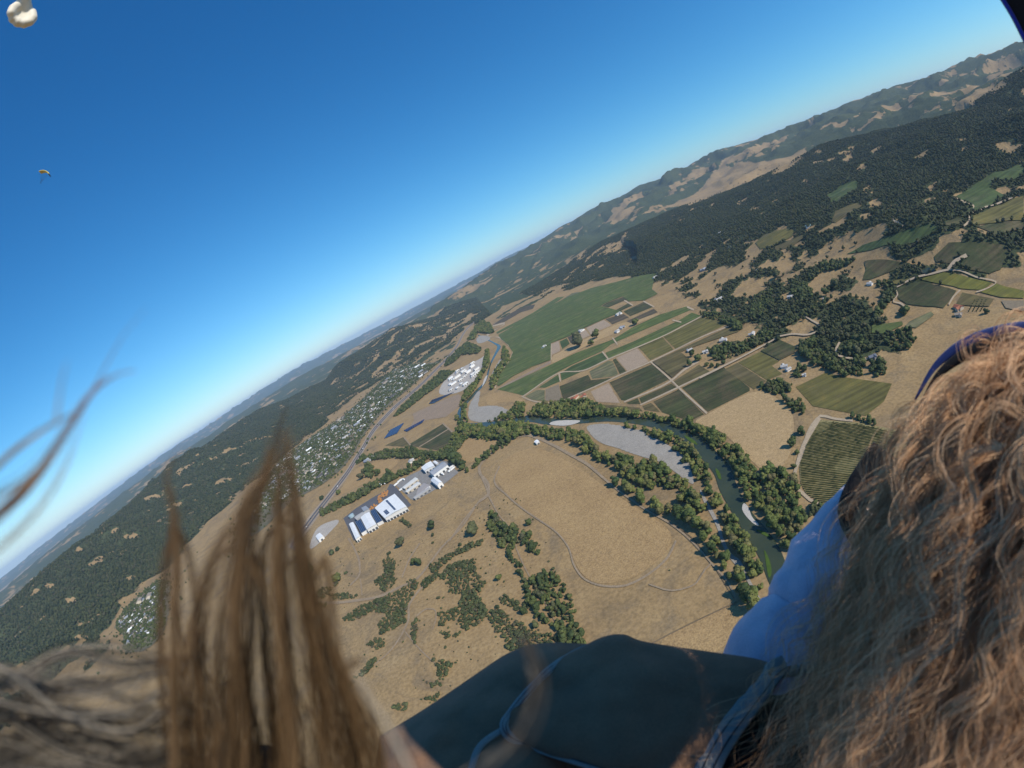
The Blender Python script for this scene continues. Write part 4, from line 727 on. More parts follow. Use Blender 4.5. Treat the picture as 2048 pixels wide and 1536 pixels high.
rad = np.concatenate([[0.0, 30.0, 70.0], np.exp(np.arange(math.log(110), math.log(48000), 0.0135))])
AZ, RD = np.meshgrid(az, rad)
X, Y = RD * np.sin(AZ), RD * np.cos(AZ)
Hh = ground(X.ravel(), Y.ravel()).reshape(X.shape)
nA, nR = len(az), len(rad)
V = np.stack([X, Y, Hh + FLOOR], -1).reshape(-1, 3)
i, j = np.meshgrid(np.arange(nR - 1), np.arange(nA), indexing='ij'); j2 = (j + 1) % nA
F = np.stack([i * nA + j, (i + 1) * nA + j, (i + 1) * nA + j2, i * nA + j2], -1).reshape(-1, 4)[:, ::-1]
gm = arr_mesh('ground', V, F, [M['land']], True)
a_ = gm.attributes.new('forest', 'FLOAT', 'POINT')
a_.data.foreach_set('value', forest_share(X.ravel(), Y.ravel(), Hh.ravel()).astype(np.float32)[:len(gm.vertices)])
tag(link('ground', gm), kind='structure')

def sheet(name, mat, poly, lift):
    """A field, yard or bar laid on the land: flat on the valley floor, following the slope on the hills."""
    bm = bmesh.new(); vs_ = [bm.verts.new((x, y, 0)) for x, y in poly]
    bm.faces.new(vs_); bm.normal_update()
    xs = [p[0] for p in poly]; ys = [p[1] for p in poly]
    gx, gy = np.meshgrid(np.linspace(min(xs), max(xs), 12), np.linspace(min(ys), max(ys), 12))
    if ground(gx.ravel(), gy.ravel()).max() > 0.01:
        st = max(9.0, (max(xs) - min(xs) + max(ys) - min(ys)) / 50)
        for q in np.arange(min(xs) + st, max(xs), st):
            bmesh.ops.bisect_plane(bm, geom=bm.verts[:] + bm.edges[:] + bm.faces[:], plane_co=(q, 0, 0), plane_no=(1, 0, 0))
        for q in np.arange(min(ys) + st, max(ys), st):
            bmesh.ops.bisect_plane(bm, geom=bm.verts[:] + bm.edges[:] + bm.faces[:], plane_co=(0, q, 0), plane_no=(0, 1, 0))
        lift += 0.9
    bmesh.ops.triangulate(bm, faces=bm.faces[:])
    bmesh.ops.recalc_face_normals(bm, faces=bm.faces[:])
    hz = ground(np.array([v.co.x for v in bm.verts]), np.array([v.co.y for v in bm.verts]))
    for v, h in zip(bm.verts, hz): v.co.z = FLOOR + h + lift
    if sum(f.normal.z for f in bm.faces) < 0: bmesh.ops.reverse_faces(bm, faces=bm.faces[:])
    m = bpy.data.meshes.new(name); bm.to_mesh(m); bm.free(); m.materials.append(mat)
    return tag(link(name, m), kind='structure')
def wobble(poly, step=14.0, amp=1.5, seed=0):
    """Break a traced edge into shorter, slightly uneven pieces."""
    out = []
    for (x0, y0), (x1, y1) in zip(poly, poly[1:] + poly[:1]):
        n_ = max(1, int(math.hypot(x1 - x0, y1 - y0) / step))
        for q in range(n_):
            x, y = x0 + (x1 - x0) * q / n_, y0 + (y1 - y0) * q / n_
            a = 0.0 if q == 0 else amp
            out.append((x + a * mnoise.noise((x / 15, y / 15, seed)), y + a * mnoise.noise((x / 15, y / 15, seed + 9))))
    return out
def smooth_poly(poly, n_=2):
    for _ in range(n_):
        out = []
        for (x0, y0), (x1, y1) in zip(poly, poly[1:] + poly[:1]):
            out += [(x0 * .75 + x1 * .25, y0 * .75 + y1 * .25), (x0 * .25 + x1 * .75, y0 * .25 + y1 * .75)]
        poly = out
    return poly
LIFT = dict(town=0.15, asphalt=0.2, concrete=0.2, pale=0.2, gold=0.25, straw=0.25, gravel=0.3, sand=0.62, algae=0.56, water=0.45)
row_field = None
for k, (name, mt, poly) in enumerate(FIELDS):
    p = poly
    if mt not in ('gold', 'straw', 'gravel', 'sand', 'algae', 'town', 'pale', 'rows'): p = wobble(poly, 16, 1.1, k)
    if mt in ('gold', 'straw'): p = wobble(smooth_poly(poly, 1), 12, 2.5, k)
    elif mt in ('gravel', 'sand', 'algae', 'town', 'pale'): p = wobble(smooth_poly(poly, 2), 4, {'gravel': 4.0, 'town': 9.0}.get(mt, 1.2), k)
    o = sheet(name, M[mt], p, LIFT.get(mt, 0.32) + 0.002 * k)
    if mt == 'rows': row_field = (o, poly)
def ribbon(name, mat, left, right, lift):
    L = np.array(left); R = np.array(right); n_ = len(L)
    d = np.concatenate([[0], np.cumsum(np.hypot(*np.diff((L + R) / 2, axis=0).T))])
    s = np.unique(np.concatenate([np.arange(0, d[-1], 8.0), d]))
    def cr(P):   # smooth the traced points
        out = np.zeros((len(s), 2)); tg = np.gradient(P, d, axis=0)
        for q, v in enumerate(s):
            k_ = min(max(np.searchsorted(d, v) - 1, 0), n_ - 2); h_ = d[k_ + 1] - d[k_]; u = (v - d[k_]) / h_
            out[q] = (2*u**3-3*u**2+1)*P[k_] + (u**3-2*u**2+u)*h_*tg[k_] + (-2*u**3+3*u**2)*P[k_+1] + (u**3-u**2)*h_*tg[k_+1]
        return out
    L, R = cr(L), cr(R); xy = np.concatenate([L, R]); h = ground(xy[:, 0], xy[:, 1])
    if h.max() > 0.01: lift += 1.2
    m = len(s); V = np.column_stack([xy, h + FLOOR + lift])
    F = np.array([(q, q + 1, m + q + 1, m + q) for q in range(m - 1)])
    me = arr_mesh(name, V, F, [mat])
    if me.polygons[0].normal.z < 0: me.flip_normals()
    return tag(link(name, me), kind='structure')
for k, (name, mt, L, R) in enumerate(RIBBONS):
    ribbon(name, M[mt], L, R, {'water': 0.45, 'verge': 0.22, 'asphalt': 0.5, 'track': 0.72, 'lane': 0.72, 'ditch': 0.4}[mt] + 0.002 * k)

# ---------------------------------------------------------------- trees
def leafy(name, dark, mid, light, autumn=None):
    t = NT(name); rnd = t.n('ObjectInfo').outputs['Random']
    a = t.ramp(rnd, [(0.0, dark), (0.35, mid), (0.75, light), (1.0, autumn or sc(mid, 0.8))])
    nz = t.ramp(t.noise(1.6, 3, 0.7), [(0.3, 0.5), (0.7, 1.45)])
    t.b.inputs['Subsurface Weight'].default_value = 0.0
    return t.out(t.mix(1.0, a, nz, 'MULTIPLY'), 0.75, None, spec=0.15)
M['leaf_river'] = leafy('riverside_leaves', (0.042, 0.064, 0.022), (0.088, 0.115, 0.032), (0.150, 0.155, 0.044), (0.135, 0.118, 0.052))
M['leaf_oak'] = leafy('oak_leaves', (0.038, 0.055, 0.022), (0.060, 0.080, 0.028), (0.100, 0.115, 0.036), (0.085, 0.085, 0.045))
M['leaf_shrub'] = leafy('shrub_leaves', (0.048, 0.062, 0.028), (0.070, 0.086, 0.038), (0.098, 0.112, 0.046), (0.105, 0.092, 0.055))
M['leaf_hill'] = leafy('hill_forest_leaves', (0.030, 0.042, 0.020), (0.046, 0.058, 0.025), (0.072, 0.080, 0.032), (0.080, 0.075, 0.045))
t = NT('tree_bark'); M['bark'] = t.out(t.ramp(t.noise(3, 4), [(0.3, (0.05, 0.037, 0.026)), (0.7, (0.12, 0.095, 0.07))]), 0.95)
ICO_V = None
def ico(sub):
    bm = bmesh.new(); bmesh.ops.create_icosphere(bm, subdivisions=sub, radius=1.0)
    v = np.array([p.co[:] for p in bm.verts]); f = np.array([[q.index for q in x.verts] for x in bm.faces]); bm.free(); return v, f
ICO1, ICO2 = ico(1), ico(2)
def crown(seed, lobes, leaves, flat=0.8, sub=ICO2):
    """Crown of unit radius standing on z=0: uneven lobes roughened with many leaf clumps."""
    r = np.random.default_rng(seed); V = []; F = []; n_ = 0; cs = []
    for k in range(lobes):
        a = r.uniform(0, 6.283); d = r.uniform(0.1, 0.62) if k else 0.0; z = r.uniform(0.35, 1.25 * flat) if k else 0.72 * flat
        R = r.uniform(0.26, 0.46) if k else 0.58
        c = np.array([math.cos(a) * d, math.sin(a) * d, z]); cs.append((c, R))
        v, f = sub; nz = np.array([mnoise.noise(Vector(p * 2.1 + c * 7 + seed)) for p in v])
        V.append(c + v * np.array([1, 1, 0.85]) * (R * (1 + 0.42 * nz))[:, None]); F.append(f + n_); n_ += len(v)
    # leaf clumps: small tilted triangles pushed out of the lobes
    pts = []
    for q in range(leaves):
        c, R = cs[r.integers(len(cs))]; u = r.normal(size=3); u /= np.linalg.norm(u)
        if u[2] < -0.35: u[2] *= -1
        p = c + u * R * r.uniform(0.92, 1.22); s = r.uniform(0.05, 0.13)
        a1 = np.cross(u, r.normal(size=3)); a1 /= np.linalg.norm(a1) + 1e-9; a2 = np.cross(u, a1) + u * r.uniform(-0.7, 0.7)
        pts += [p + a1 * s, p - a1 * s * 0.6 + a2 * s, p - a1 * s * 0.5 - a2 * s]
    V.append(np.array(pts)); F.append(np.arange(len(pts)).reshape(-1, 3) + n_)
    V = np.concatenate(V); V[:, 2] = np.maximum(V[:, 2], 0.12)
    return V, np.concatenate(F)
def trunk(h=1.0, r0=0.09):
    V = []; F = []
    for k, (z, r) in enumerate([(-0.15, 1.35), (0.0, 1.0), (0.3, 0.75), (h, 0.42)]):
        for q in range(6): V.append((math.cos(q * 1.047) * r * r0, math.sin(q * 1.047) * r * r0, z))
        if k: F += [((k - 1) * 6 + q, (k - 1) * 6 + (q + 1) % 6, k * 6 + (q + 1) % 6, k * 6 + q) for q in range(6)]
    for a in (0.4, 2.5, 4.6):                                         # limbs
        o = len(V); b = Vector((0, 0, 0.38 * h)); e = Vector((math.cos(a) * 0.42, math.sin(a) * 0.42, 0.85 * h))
        for c, r in ((b, 0.035), (e, 0.015)):
            V += [(c.x + r, c.y, c.z), (c.x - r * .5, c.y + r * .8, c.z), (c.x - r * .5, c.y - r * .8, c.z)]
        F += [(o, o + 1, o + 4, o + 3), (o + 1, o + 2, o + 5, o + 4), (o + 2, o, o + 3, o + 5)]
    return V, F
TRUNK = mesh('trunk', *trunk(), [M['bark']], True)
def crown_mesh(name, seed, lobes, leaves, mat, flat=0.8, sub=ICO2):
    V, F = crown(seed, lobes, leaves, flat, sub); return arr_mesh(name, V, F, [mat], False)
CROWN = dict(river=[crown_mesh('riverside_crown', 10 + k, 9, 260, M['leaf_river'], 1.15) for k in range(4)],
             oak=[crown_mesh('oak_crown', 20 + k, 8, 220, M['leaf_oak'], 0.95) for k in range(4)],
             shrub=[crown_mesh('shrub_crown', 30 + k, 6, 120, M['leaf_shrub'], 0.62, ICO1) for k in range(3)],
             hill=[crown_mesh('forest_crown', 40 + k, 4, 46, M['leaf_hill'], 1.0, ICO1) for k in range(4)])
def fill(poly, sp, jit=0.45, keep=1.0, seed=0):
    """Points spread unevenly over a polygon about sp metres apart."""
    r = np.random.default_rng(seed); xs = [p[0] for p in poly]; ys = [p[1] for p in poly]
    gx, gy = np.meshgrid(np.arange(min(xs), max(xs) + sp, sp), np.arange(min(ys), max(ys) + sp, sp))
    x = gx.ravel() + r.uniform(-jit, jit, gx.size) * sp; y = gy.ravel() + r.uniform(-jit, jit, gx.size) * sp
    m = inside(x, y, poly) & (r.random(x.size) < keep); return x[m], y[m]
water_polys = [L + R[::-1] for nm, mt, L, R in RIBBONS if mt == 'water'] + [p for nm, mt, p in FIELDS if mt in ('sand', 'gravel')]
PLACE = ['in the belt between the river and the vineyards', 'in the belt between the river and the gravel bars', 'in the thicket inside the bend below the grey gravel bar', 'in the small clump beside the track at the gravel bar', 'in the line along the levee track', 'in the wood at the head of the big dry field',
    'on the outer bank of the upstream loop', 'on the vineyard bank of the upstream reach', 'by the far gravel pool upstream', 'between the upstream gravel bar and the vineyards', 'in the creek wood behind the works yard', 'in the long line behind the factory', 'in the line by the track beside the works yard', 'in the strip along the freeway', 'at the far bend of the freeway', 'in the clump on the small dry field by the freeway']
PLACE += ['in the hedgerow knot by the track crossing', 'in the short row beside the hedgerow', 'in the tall double row beside the big dry field', 'in the thin row left of the tall double row', 'in the gap of the hedgerow']
PLACE += ['in the long thicket below the pale track', 'in the broad thicket beside the track fork', 'in the thicket around the bare round patch', 'just below the bare round patch', 'in the thicket at the hedgerow end', 'in the clump above the pale track', 'in the hooked clump on the lower slope', 'in the small clump below the long thicket', 'in the diagonal strip on the lower slope', 'at the tail of the diagonal strip', 'at the lower fence by the jacket', 'in the thin line beside the pale track', 'in the short strip below the white warehouses', 'by the track near the gravel lot', 'in the row on the track near the gravel lot', 'in the narrow upright strip', 'in the thin line by the inner track', 'in the low clump on the bottom slope', 'in the lowest clump on the bottom slope', 'under the track at its far end', 'scattered beside the hedgerow', 'beside the fork of the pale track']
PLACE += ['in the clump at the corner of the pale dry field', 'in the column beside the pale dry field', 'in the dark grove behind the olive vineyard', 'inside the loop of the curved drive', 'in the dark grove above the curved drive', 'by the slate-roofed house', 'around the white farmhouses by the lane', 'along the foot of the hills at the vineyard edge', 'by the greenhouses', 'in the dark clump on the golden slope', 'in the scrubby square on the slope', 'along the winding drive', 'in the hedge above the vineyard rows', 'at the vineyard corner by the pale field', 'in the gully below the white hillside house', 'around the white hillside house', 'in the diagonal belt across the golden hillside', 'by the end of the hillside drive', 'at the edge of the river wood below the vineyard rows']
LONE_AT = ['alone at the top of the vineyard track', 'broadest beside the vineyard track, casting a long shadow', 'small and round beside the vineyard track', 'alone at the bottom of the vineyard track by the river wood', 'alone on the dry slope below the warehouses', 'alone in the middle of the dry field below the works yard']
trees = {'river': [], 'oak': [], 'shrub': []}
for k, (kind, sp, poly) in enumerate(WOODS):
    sp = sp * 0.9; x, y = fill(poly, sp, 0.55, 0.93, k)
    bad = np.zeros(x.shape, bool)
    for wp in water_polys[:2]: bad |= inside(x, y, wp)
    for wp in water_polys[2:]: bad |= inside(x, y, wp) & (rng.random(len(x)) < 0.93)
    x, y = x[~bad], y[~bad]
    big = fbm(x / 28.0, y / 28.0, 3, 70 + k)
    rr_ = sp * rng.uniform(0.45, 1.12, len(x)) * (0.55 + 1.0 * big)
    trees[kind] += [(a, b, c, PLACE[k]) for a, b, c in zip(x, y, rr_)]
for k, (kind, x, y, r) in enumerate(LONE): trees[kind].append((x, y, r, LONE_AT[k] if k < len(LONE_AT) else 'standing singly among the dry fields and farmyards'))
# scattered scrub in the dry fields below, and a few on gravel
for poly, sp, keep in (([(-420, 700), (-330, 640), (-150, 620), (-60, 560), (-90, 420), (-160, 300), (-330, 260), (-520, 420), (-560, 620)], 15, 0.25),
                       ([(-160, 560), (-60, 560), (-40, 330), (-110, 250), (-200, 250), (-190, 420)], 9, 0.30)):
    x, y = fill(poly, sp, 0.5, keep, 99)
    trees['shrub'] += [(a, b, rng.uniform(0.7, 2.0), 'dotted singly over the dry fields') for a, b in zip(x, y)]
def app(p): return p[2] / math.sqrt(p[0] ** 2 + p[1] ** 2 + 300 ** 2)
INFO = dict(river=('riverside_tree', 'leafy green tree', 'tree', 'riverside trees', 1.0),
            oak=('oak_tree', 'dark round oak', 'tree', 'oaks', 1.0),
            shrub=('shrub', 'low grey-green bush', 'shrub', 'bushes', 1.0))
LONE_LABEL = {}
def scatter(name, pts, crowns, label, cat, zlift=0.0):
    """Trees too many or too far to count: one mass, placed point by point."""
    P = np.array([(p[0], p[1]) for p in pts]); S = np.array([p[2] for p in pts]); n_ = len(P)
    me = bpy.data.meshes.new(name); me.vertices.add(n_)
    z = ground(P[:, 0], P[:, 1]) + FLOOR + zlift
    me.vertices.foreach_set('co', np.column_stack([P, z]).astype(np.float32).ravel())
    for nm, typ, val in (('scl', 'FLOAT', S), ('turn', 'FLOAT', rng.uniform(0, 6.28, n_)), ('pick', 'INT', rng.integers(0, len(crowns), n_))):
        at2 = me.attributes.new(nm, typ, 'POINT'); at2.data.foreach_set('value', val.astype(np.int32 if typ == 'INT' else np.float32))
    o = link(name, me)
    g = bpy.data.node_groups.new(name, 'GeometryNodeTree')
    g.interface.new_socket('Geometry', in_out='INPUT', socket_type='NodeSocketGeometry'); g.interface.new_socket('Geometry', in_out='OUTPUT', socket_type='NodeSocketGeometry')
    N = lambda t_: g.nodes.new(t_)
    gi, go = N('NodeGroupInput'), N('NodeGroupOutput'); jn = N('GeometryNodeJoinGeometry')
    for c in reversed(crowns):
        pr = bpy.data.objects.new(name + '_kind', c)
        oi = N('GeometryNodeObjectInfo'); oi.inputs['Object'].default_value = pr; oi.inputs['As Instance'].default_value = True
        g.links.new(oi.outputs['Geometry'], jn.inputs[0])
    ip = N('GeometryNodeInstanceOnPoints'); ip.inputs['Pick Instance'].default_value = True
    def named(nm, typ):
        q = N('GeometryNodeInputNamedAttribute'); q.data_type = typ; q.inputs[0].default_value = nm; return q.outputs['Attribute']
    cx = N('ShaderNodeCombineXYZ'); g.links.new(named('turn', 'FLOAT'), cx.inputs[2])
    g.links.new(gi.outputs[0], ip.inputs['Points']); g.links.new(jn.outputs[0], ip.inputs['Instance'])
    g.links.new(named('pick', 'INT'), ip.inputs['Instance Index']); g.links.new(cx.outputs[0], ip.inputs['Rotation'])
    g.links.new(named('scl', 'FLOAT'), ip.inputs['Scale']); g.links.new(ip.outputs[0], go.inputs[0])
    md = o.modifiers.new('scatter', 'NODES'); md.node_group = g
    return tag(o, label, cat, None, 'stuff')
n_lone = len(LONE)
for kind, L in trees.items():
    name, label, cat, group, _ = INFO[kind]
    L.sort(key=app, reverse=True)
    near, rest = L[:300], L[300:]
    zs = ground(np.array([p[0] for p in near]), np.array([p[1] for p in near])) + FLOOR
    for q, ((x, y, r, where), z) in enumerate(zip(near, zs)):
        cm = CROWN[kind][q % len(CROWN[kind])]
        if kind == 'shrub':
            o = link(name, cm, None, (x, y, z)); o.scale = (r, r, r * rng.uniform(0.8, 1.1)); o.rotation_euler = (0, 0, rng.uniform(0, 6.28))
        else:
            o = empty(name, (x, y, z), rng.uniform(0, 6.28)); s_ = rng.uniform(0.85, 1.15); o.scale = (r, r, r * s_)
            link('trunk', TRUNK, o); link('crown', cm, o, (0, 0, 0.18))
        tag(o, label + ' ' + where, cat, group + ' ' + where)
    if rest:
        scatter({'river': 'riverside_woodland', 'oak': 'oak_woodland', 'shrub': 'scrubland'}[kind], rest, CROWN[kind],
                {'river': 'continuous green woodland following the river upstream', 'oak': 'dark woodland along creeks and farm lanes', 'shrub': 'thin scrub dotted over the dry fields'}[kind], {'river': 'woodland', 'oak': 'woodland', 'shrub': 'scrub'}[kind])
# wooded hills
field_polys = [p for nm, mt, p in FIELDS if mt not in ('town', 'algae')]
hp = []
for (x0, x1, y0, y1, sp) in ((390, 2700, 150, 3500, 8.6), (-2700, -700, 150, 4300, 11.0), (-1600, 100, 2700, 5000, 12.0)):
    gx, gy = np.meshgrid(np.arange(x0, x1, sp), np.arange(y0, y1, sp))
    x = gx.ravel() + rng.uniform(-.5, .5, gx.size) * sp; y = gy.ravel() + rng.uniform(-.5, .5, gx.size) * sp
    h = ground(x, y); fs = forest_share(x, y, h)
    m = ((h > 0.3) | (fs > 0.45)) & (rng.random(x.size) < np.clip((fs - 0.30) * 1.6, 0.012, 0.92)) & (np.abs(np.degrees(np.arctan2(x, y))) < 78)
    for pl in field_polys + TOWN: m &= ~inside(x, y, pl)
    for nm, mt, L, R in RIBBONS:
        if mt in ('track', 'lane') and L[0][0] > 380: m &= ~inside(x, y, L + R[::-1])
    hp.append(np.column_stack([x[m], y[m], sp * rng.uniform(0.42, 0.80, m.sum())]))
hp = np.concatenate(hp)
scatter('hillside_forest', hp, CROWN['hill'], 'dark oak and fir forest covering the hillsides', 'forest')
print('trees', {k: len(v) for k, v in trees.items()}, 'forest', len(hp))

# ---------------------------------------------------------------- vines in rows in the near block
ro, rpoly = row_field
tv = NT('vine_leaves'); M['vine'] = tv.out(tv.ramp(tv.noise(0.06, 5, 0.65), [(0.3, (0.032, 0.046, 0.016)), (0.5, (0.060, 0.070, 0.024)), (0.68, (0.115, 0.105, 0.036)), (0.8, (0.16, 0.125, 0.05))]), 0.85)
dx, dy = ROWDIR; px_, py_ = -dy, dx
pr = [x * px_ + y * py_ for x, y in rpoly]; al = [x * dx + y * dy for x, y in rpoly]
for s_ in np.arange(min(pr) + 1.2, max(pr), 2.7):
    hits = []
    for (x0, y0), (x1, y1) in zip(rpoly, rpoly[1:] + rpoly[:1]):
        a, b = x0 * px_ + y0 * py_ - s_, x1 * px_ + y1 * py_ - s_
        if (a > 0) != (b > 0):
            u = a / (a - b); hits.append((x0 + (x1 - x0) * u) * dx + (y0 + (y1 - y0) * u) * dy)
    if len(hits) < 2: continue
    t0, t1 = min(hits) + 1.0, max(hits) - 1.0
    if t1 - t0 < 4: continue
    ts = np.arange(t0, t1, 3.0); V = []; F = []
    for q, tt in enumerate(ts):
        wx, wy = dx * tt + px_ * s_, dy * tt + py_ * s_
        k = 0.75 + 0.5 * mnoise.noise((wx * 0.35, wy * 0.35, 2.0)); gap = mnoise.noise((wx * 0.03, wy * 0.03, 5.0))
        hh = 1.75 * k * (1.0 if gap < 0.32 else 0.55); ww = 0.62 * k; z = FLOOR + 0.3
        for a, b in ((-ww, 0.25), (-ww * 1.1, hh * 0.7), (0.0, hh), (ww * 1.1, hh * 0.7), (ww, 0.25)):
            V.append((wx + px_ * a, wy + py_ * a, z + b))
        if q: F += [((q - 1) * 5 + e, (q - 1) * 5 + e + 1, q * 5 + e + 1, q * 5 + e) for e in range(4)]
    F += [(0, 1, 2, 3, 4), tuple(len(V) - 5 + e for e in (4, 3, 2, 1, 0))]
    link('vine_row', mesh('vine_row', V, F, [M['vine']]), ro)

# ---------------------------------------------------------------- buildings
def plain(name, c, rough=0.6, grime=0.15, scale=0.4, metal=0.0):
    t = NT(name); n_ = t.noise(scale, 5, 0.65)
    M[name] = t.out(t.ramp(n_, [(0.3, sc(c, 1 - grime)), (0.65, c)]), rough, None, spec=0.3); t.b.inputs['Metallic'].default_value = metal; return M[name]
plain('white_metal', (0.80, 0.79, 0.76), 0.45, 0.08, 0.15); plain('white_wall', (0.74, 0.72, 0.68)); plain('cream_wall', (0.55, 0.47, 0.36)); plain('grey_roof', (0.30, 0.31, 0.33), 0.5)
plain('grey_wall', (0.36, 0.35, 0.33)); plain('red_tile', (0.36, 0.13, 0.07), 0.8, 0.3, 1.2); plain('brown_roof', (0.17, 0.125, 0.095), 0.85, 0.3, 1.0)
plain('slate_roof', (0.13, 0.145, 0.175), 0.6); plain('teal_roof', (0.24, 0.36, 0.36), 0.6); plain('dark_door', (0.07, 0.075, 0.08)); plain('orange_pallet', (0.52, 0.25, 0.085), 0.8, 0.4, 0.5)
plain('pale_roof', (0.44, 0.42, 0.39), 0.7, 0.2); plain('dark_roof', (0.085, 0.08, 0.078), 0.8, 0.25); plain('blue_steel', (0.34, 0.44, 0.47), 0.5); plain('tyre', (0.02, 0.02, 0.02), 0.9); plain('tan_roof', (0.33, 0.27, 0.21), 0.85, 0.25)
tp = NT('solar_glass'); M['solar'] = tp.out(tp.ramp(tp.noise(0.3, 2), [(0.3, (0.020, 0.030, 0.075)), (0.7, (0.035, 0.05, 0.115))]), 0.25, None, spec=0.5)
def corrug(name, c):
    t = NT(name); w = t.n('TexWave', bands_direction='X'); w.inputs['Scale'].default_value = 0.35; w.inputs['Distortion'].default_value = 0.0; t.l(t.pos(), w.inputs['Vector'])
    M[name] = t.out(t.mix(1.0, c, t.ramp(t.noise(0.12, 5, 0.65), [(0.3, 0.86), (0.65, 1.0)]), 'MULTIPLY'), 0.4, w.outputs[0], 0.3, 0.05, 0.4); return M[name]
corrug('white_sheet', (0.82, 0.80, 0.76)); corrug('grey_sheet', (0.33, 0.34, 0.36)); corrug('cream_sheet', (0.70, 0.66, 0.58)); corrug('brown_sheet', (0.36, 0.31, 0.27))
def order(q):
    c = np.mean(q, 0); return sorted(q, key=lambda p: math.atan2(p[1] - c[1], p[0] - c[0]))
def hall(name, quad, h, wall, roof, label, rise=1.5, doors=4, cat='warehouse', over=0.35):
    """Shed on a traced four-sided footprint: walls, pitched roof with overhang, roller doors on the side that faces us."""
    q = order(quad); c = np.mean(q, 0); o = empty(name, (c[0], c[1], FLOOR + 0.2))
    P = [np.array(p) - c for p in q]
    if np.linalg.norm(P[1] - P[0]) < np.linalg.norm(P[2] - P[1]): P = P[1:] + P[:1]      # P0-P1 is a long side
    m0, m1 = (P[1] + P[2]) / 2, (P[3] + P[0]) / 2                                          # ridge ends on the short sides
    V = [(*p, 0) for p in P] + [(*p, h) for p in P] + [(*m0, h + rise), (*m1, h + rise)]
    F = [(0, 1, 5, 4), (1, 2, 6, 8, 5), (2, 3, 7, 6), (3, 0, 4, 9, 7)]
    link('wall', mesh('wall', V, F, [wall]), o)
    E = [p * (1 + over * 2 / max(4.0, np.linalg.norm(p))) for p in P]; r0, r1 = m0 * (1 + over / 10), m1 * (1 + over / 10)
    rv = [(*E[0], h), (*E[1], h), (*r0, h + rise), (*r1, h + rise), (*E[2], h), (*E[3], h)]
    rv += [(x, y, z + 0.22) for x, y, z in rv]
    rf = [(6, 7, 8, 9), (9, 8, 10, 11), (0, 3, 2, 1), (3, 5, 4, 2), (0, 1, 7, 6), (5, 11, 10, 4), (1, 2, 8, 7), (2, 4, 10, 8), (3, 0, 6, 9), (5, 3, 9, 11)]
    ro_ = link('roof', mesh('roof', rv, rf, [roof]), o)
    best = min(range(4), key=lambda k: np.linalg.norm((P[k] + P[(k + 1) % 4]) / 2 + c))     # the side nearest the camera
    A, B = P[best], P[(best + 1) % 4]; d = (B - A) / np.linalg.norm(B - A); nrm = np.array([d[1], -d[0]]); L = np.linalg.norm(B - A)
    if np.dot(nrm, -c) < 0: nrm = -nrm
    for k in range(doors):
        m = A + d * L * (k + 0.5) / doors + nrm * 0.06; w_ = min(2.2, L / doors * 0.35); hh = min(4.2, h * 0.6)
        v = [(*(m - d * w_), 0.05), (*(m + d * w_), 0.05), (*(m + d * w_), hh), (*(m - d * w_), hh)]
        v += [(x + nrm[0] * .12, y + nrm[1] * .12, z) for x, y, z in v]
        link('door', mesh('door', v, [(0, 1, 2, 3), (7, 6, 5, 4), (0, 4, 5, 1), (1, 5, 6, 2), (2, 6, 7, 3), (3, 7, 4, 0)], [M['dark_door']]), o)
    tag(o, label, cat); return o, P, h, rise, ro_
def quad_panels(parent, P, z, u0, u1, v0, v1, nu, nv, mat, name='solar_panel', gap=0.12, tilt=0.0):
    """Flat panels laid as a grid over part of a four-sided roof."""
    P = [np.array(p) for p in P]
    def at2(u, v): return (P[0] * (1 - u) + P[1] * u) * (1 - v) + (P[3] * (1 - u) + P[2] * u) * v
    for a in range(nu):
        for b in range(nv):
            ua, ub = u0 + (u1 - u0) * (a + gap / 2) / nu, u0 + (u1 - u0) * (a + 1 - gap / 2) / nu
            va, vb = v0 + (v1 - v0) * (b + gap / 2) / nv, v0 + (v1 - v0) * (b + 1 - gap / 2) / nv
            c4 = [at2(ua, va), at2(ub, va), at2(ub, vb), at2(ua, vb)]; zz = z if callable(z) else (lambda u, v: z)
            zs = [zz(ua, va), zz(ub, va), zz(ub, vb), zz(ua, vb)]
            V = [(*p, q) for p, q in zip(c4, zs)] + [(*p, q + 0.15 + tilt * (k in (2, 3))) for k, (p, q) in enumerate(zip(c4, zs))]
            link(name, mesh(name, V, [(3, 2, 1, 0), (4, 5, 6, 7), (0, 1, 5, 4), (1, 2, 6, 5), (2, 3, 7, 6), (3, 0, 4, 7)], [mat]), parent)
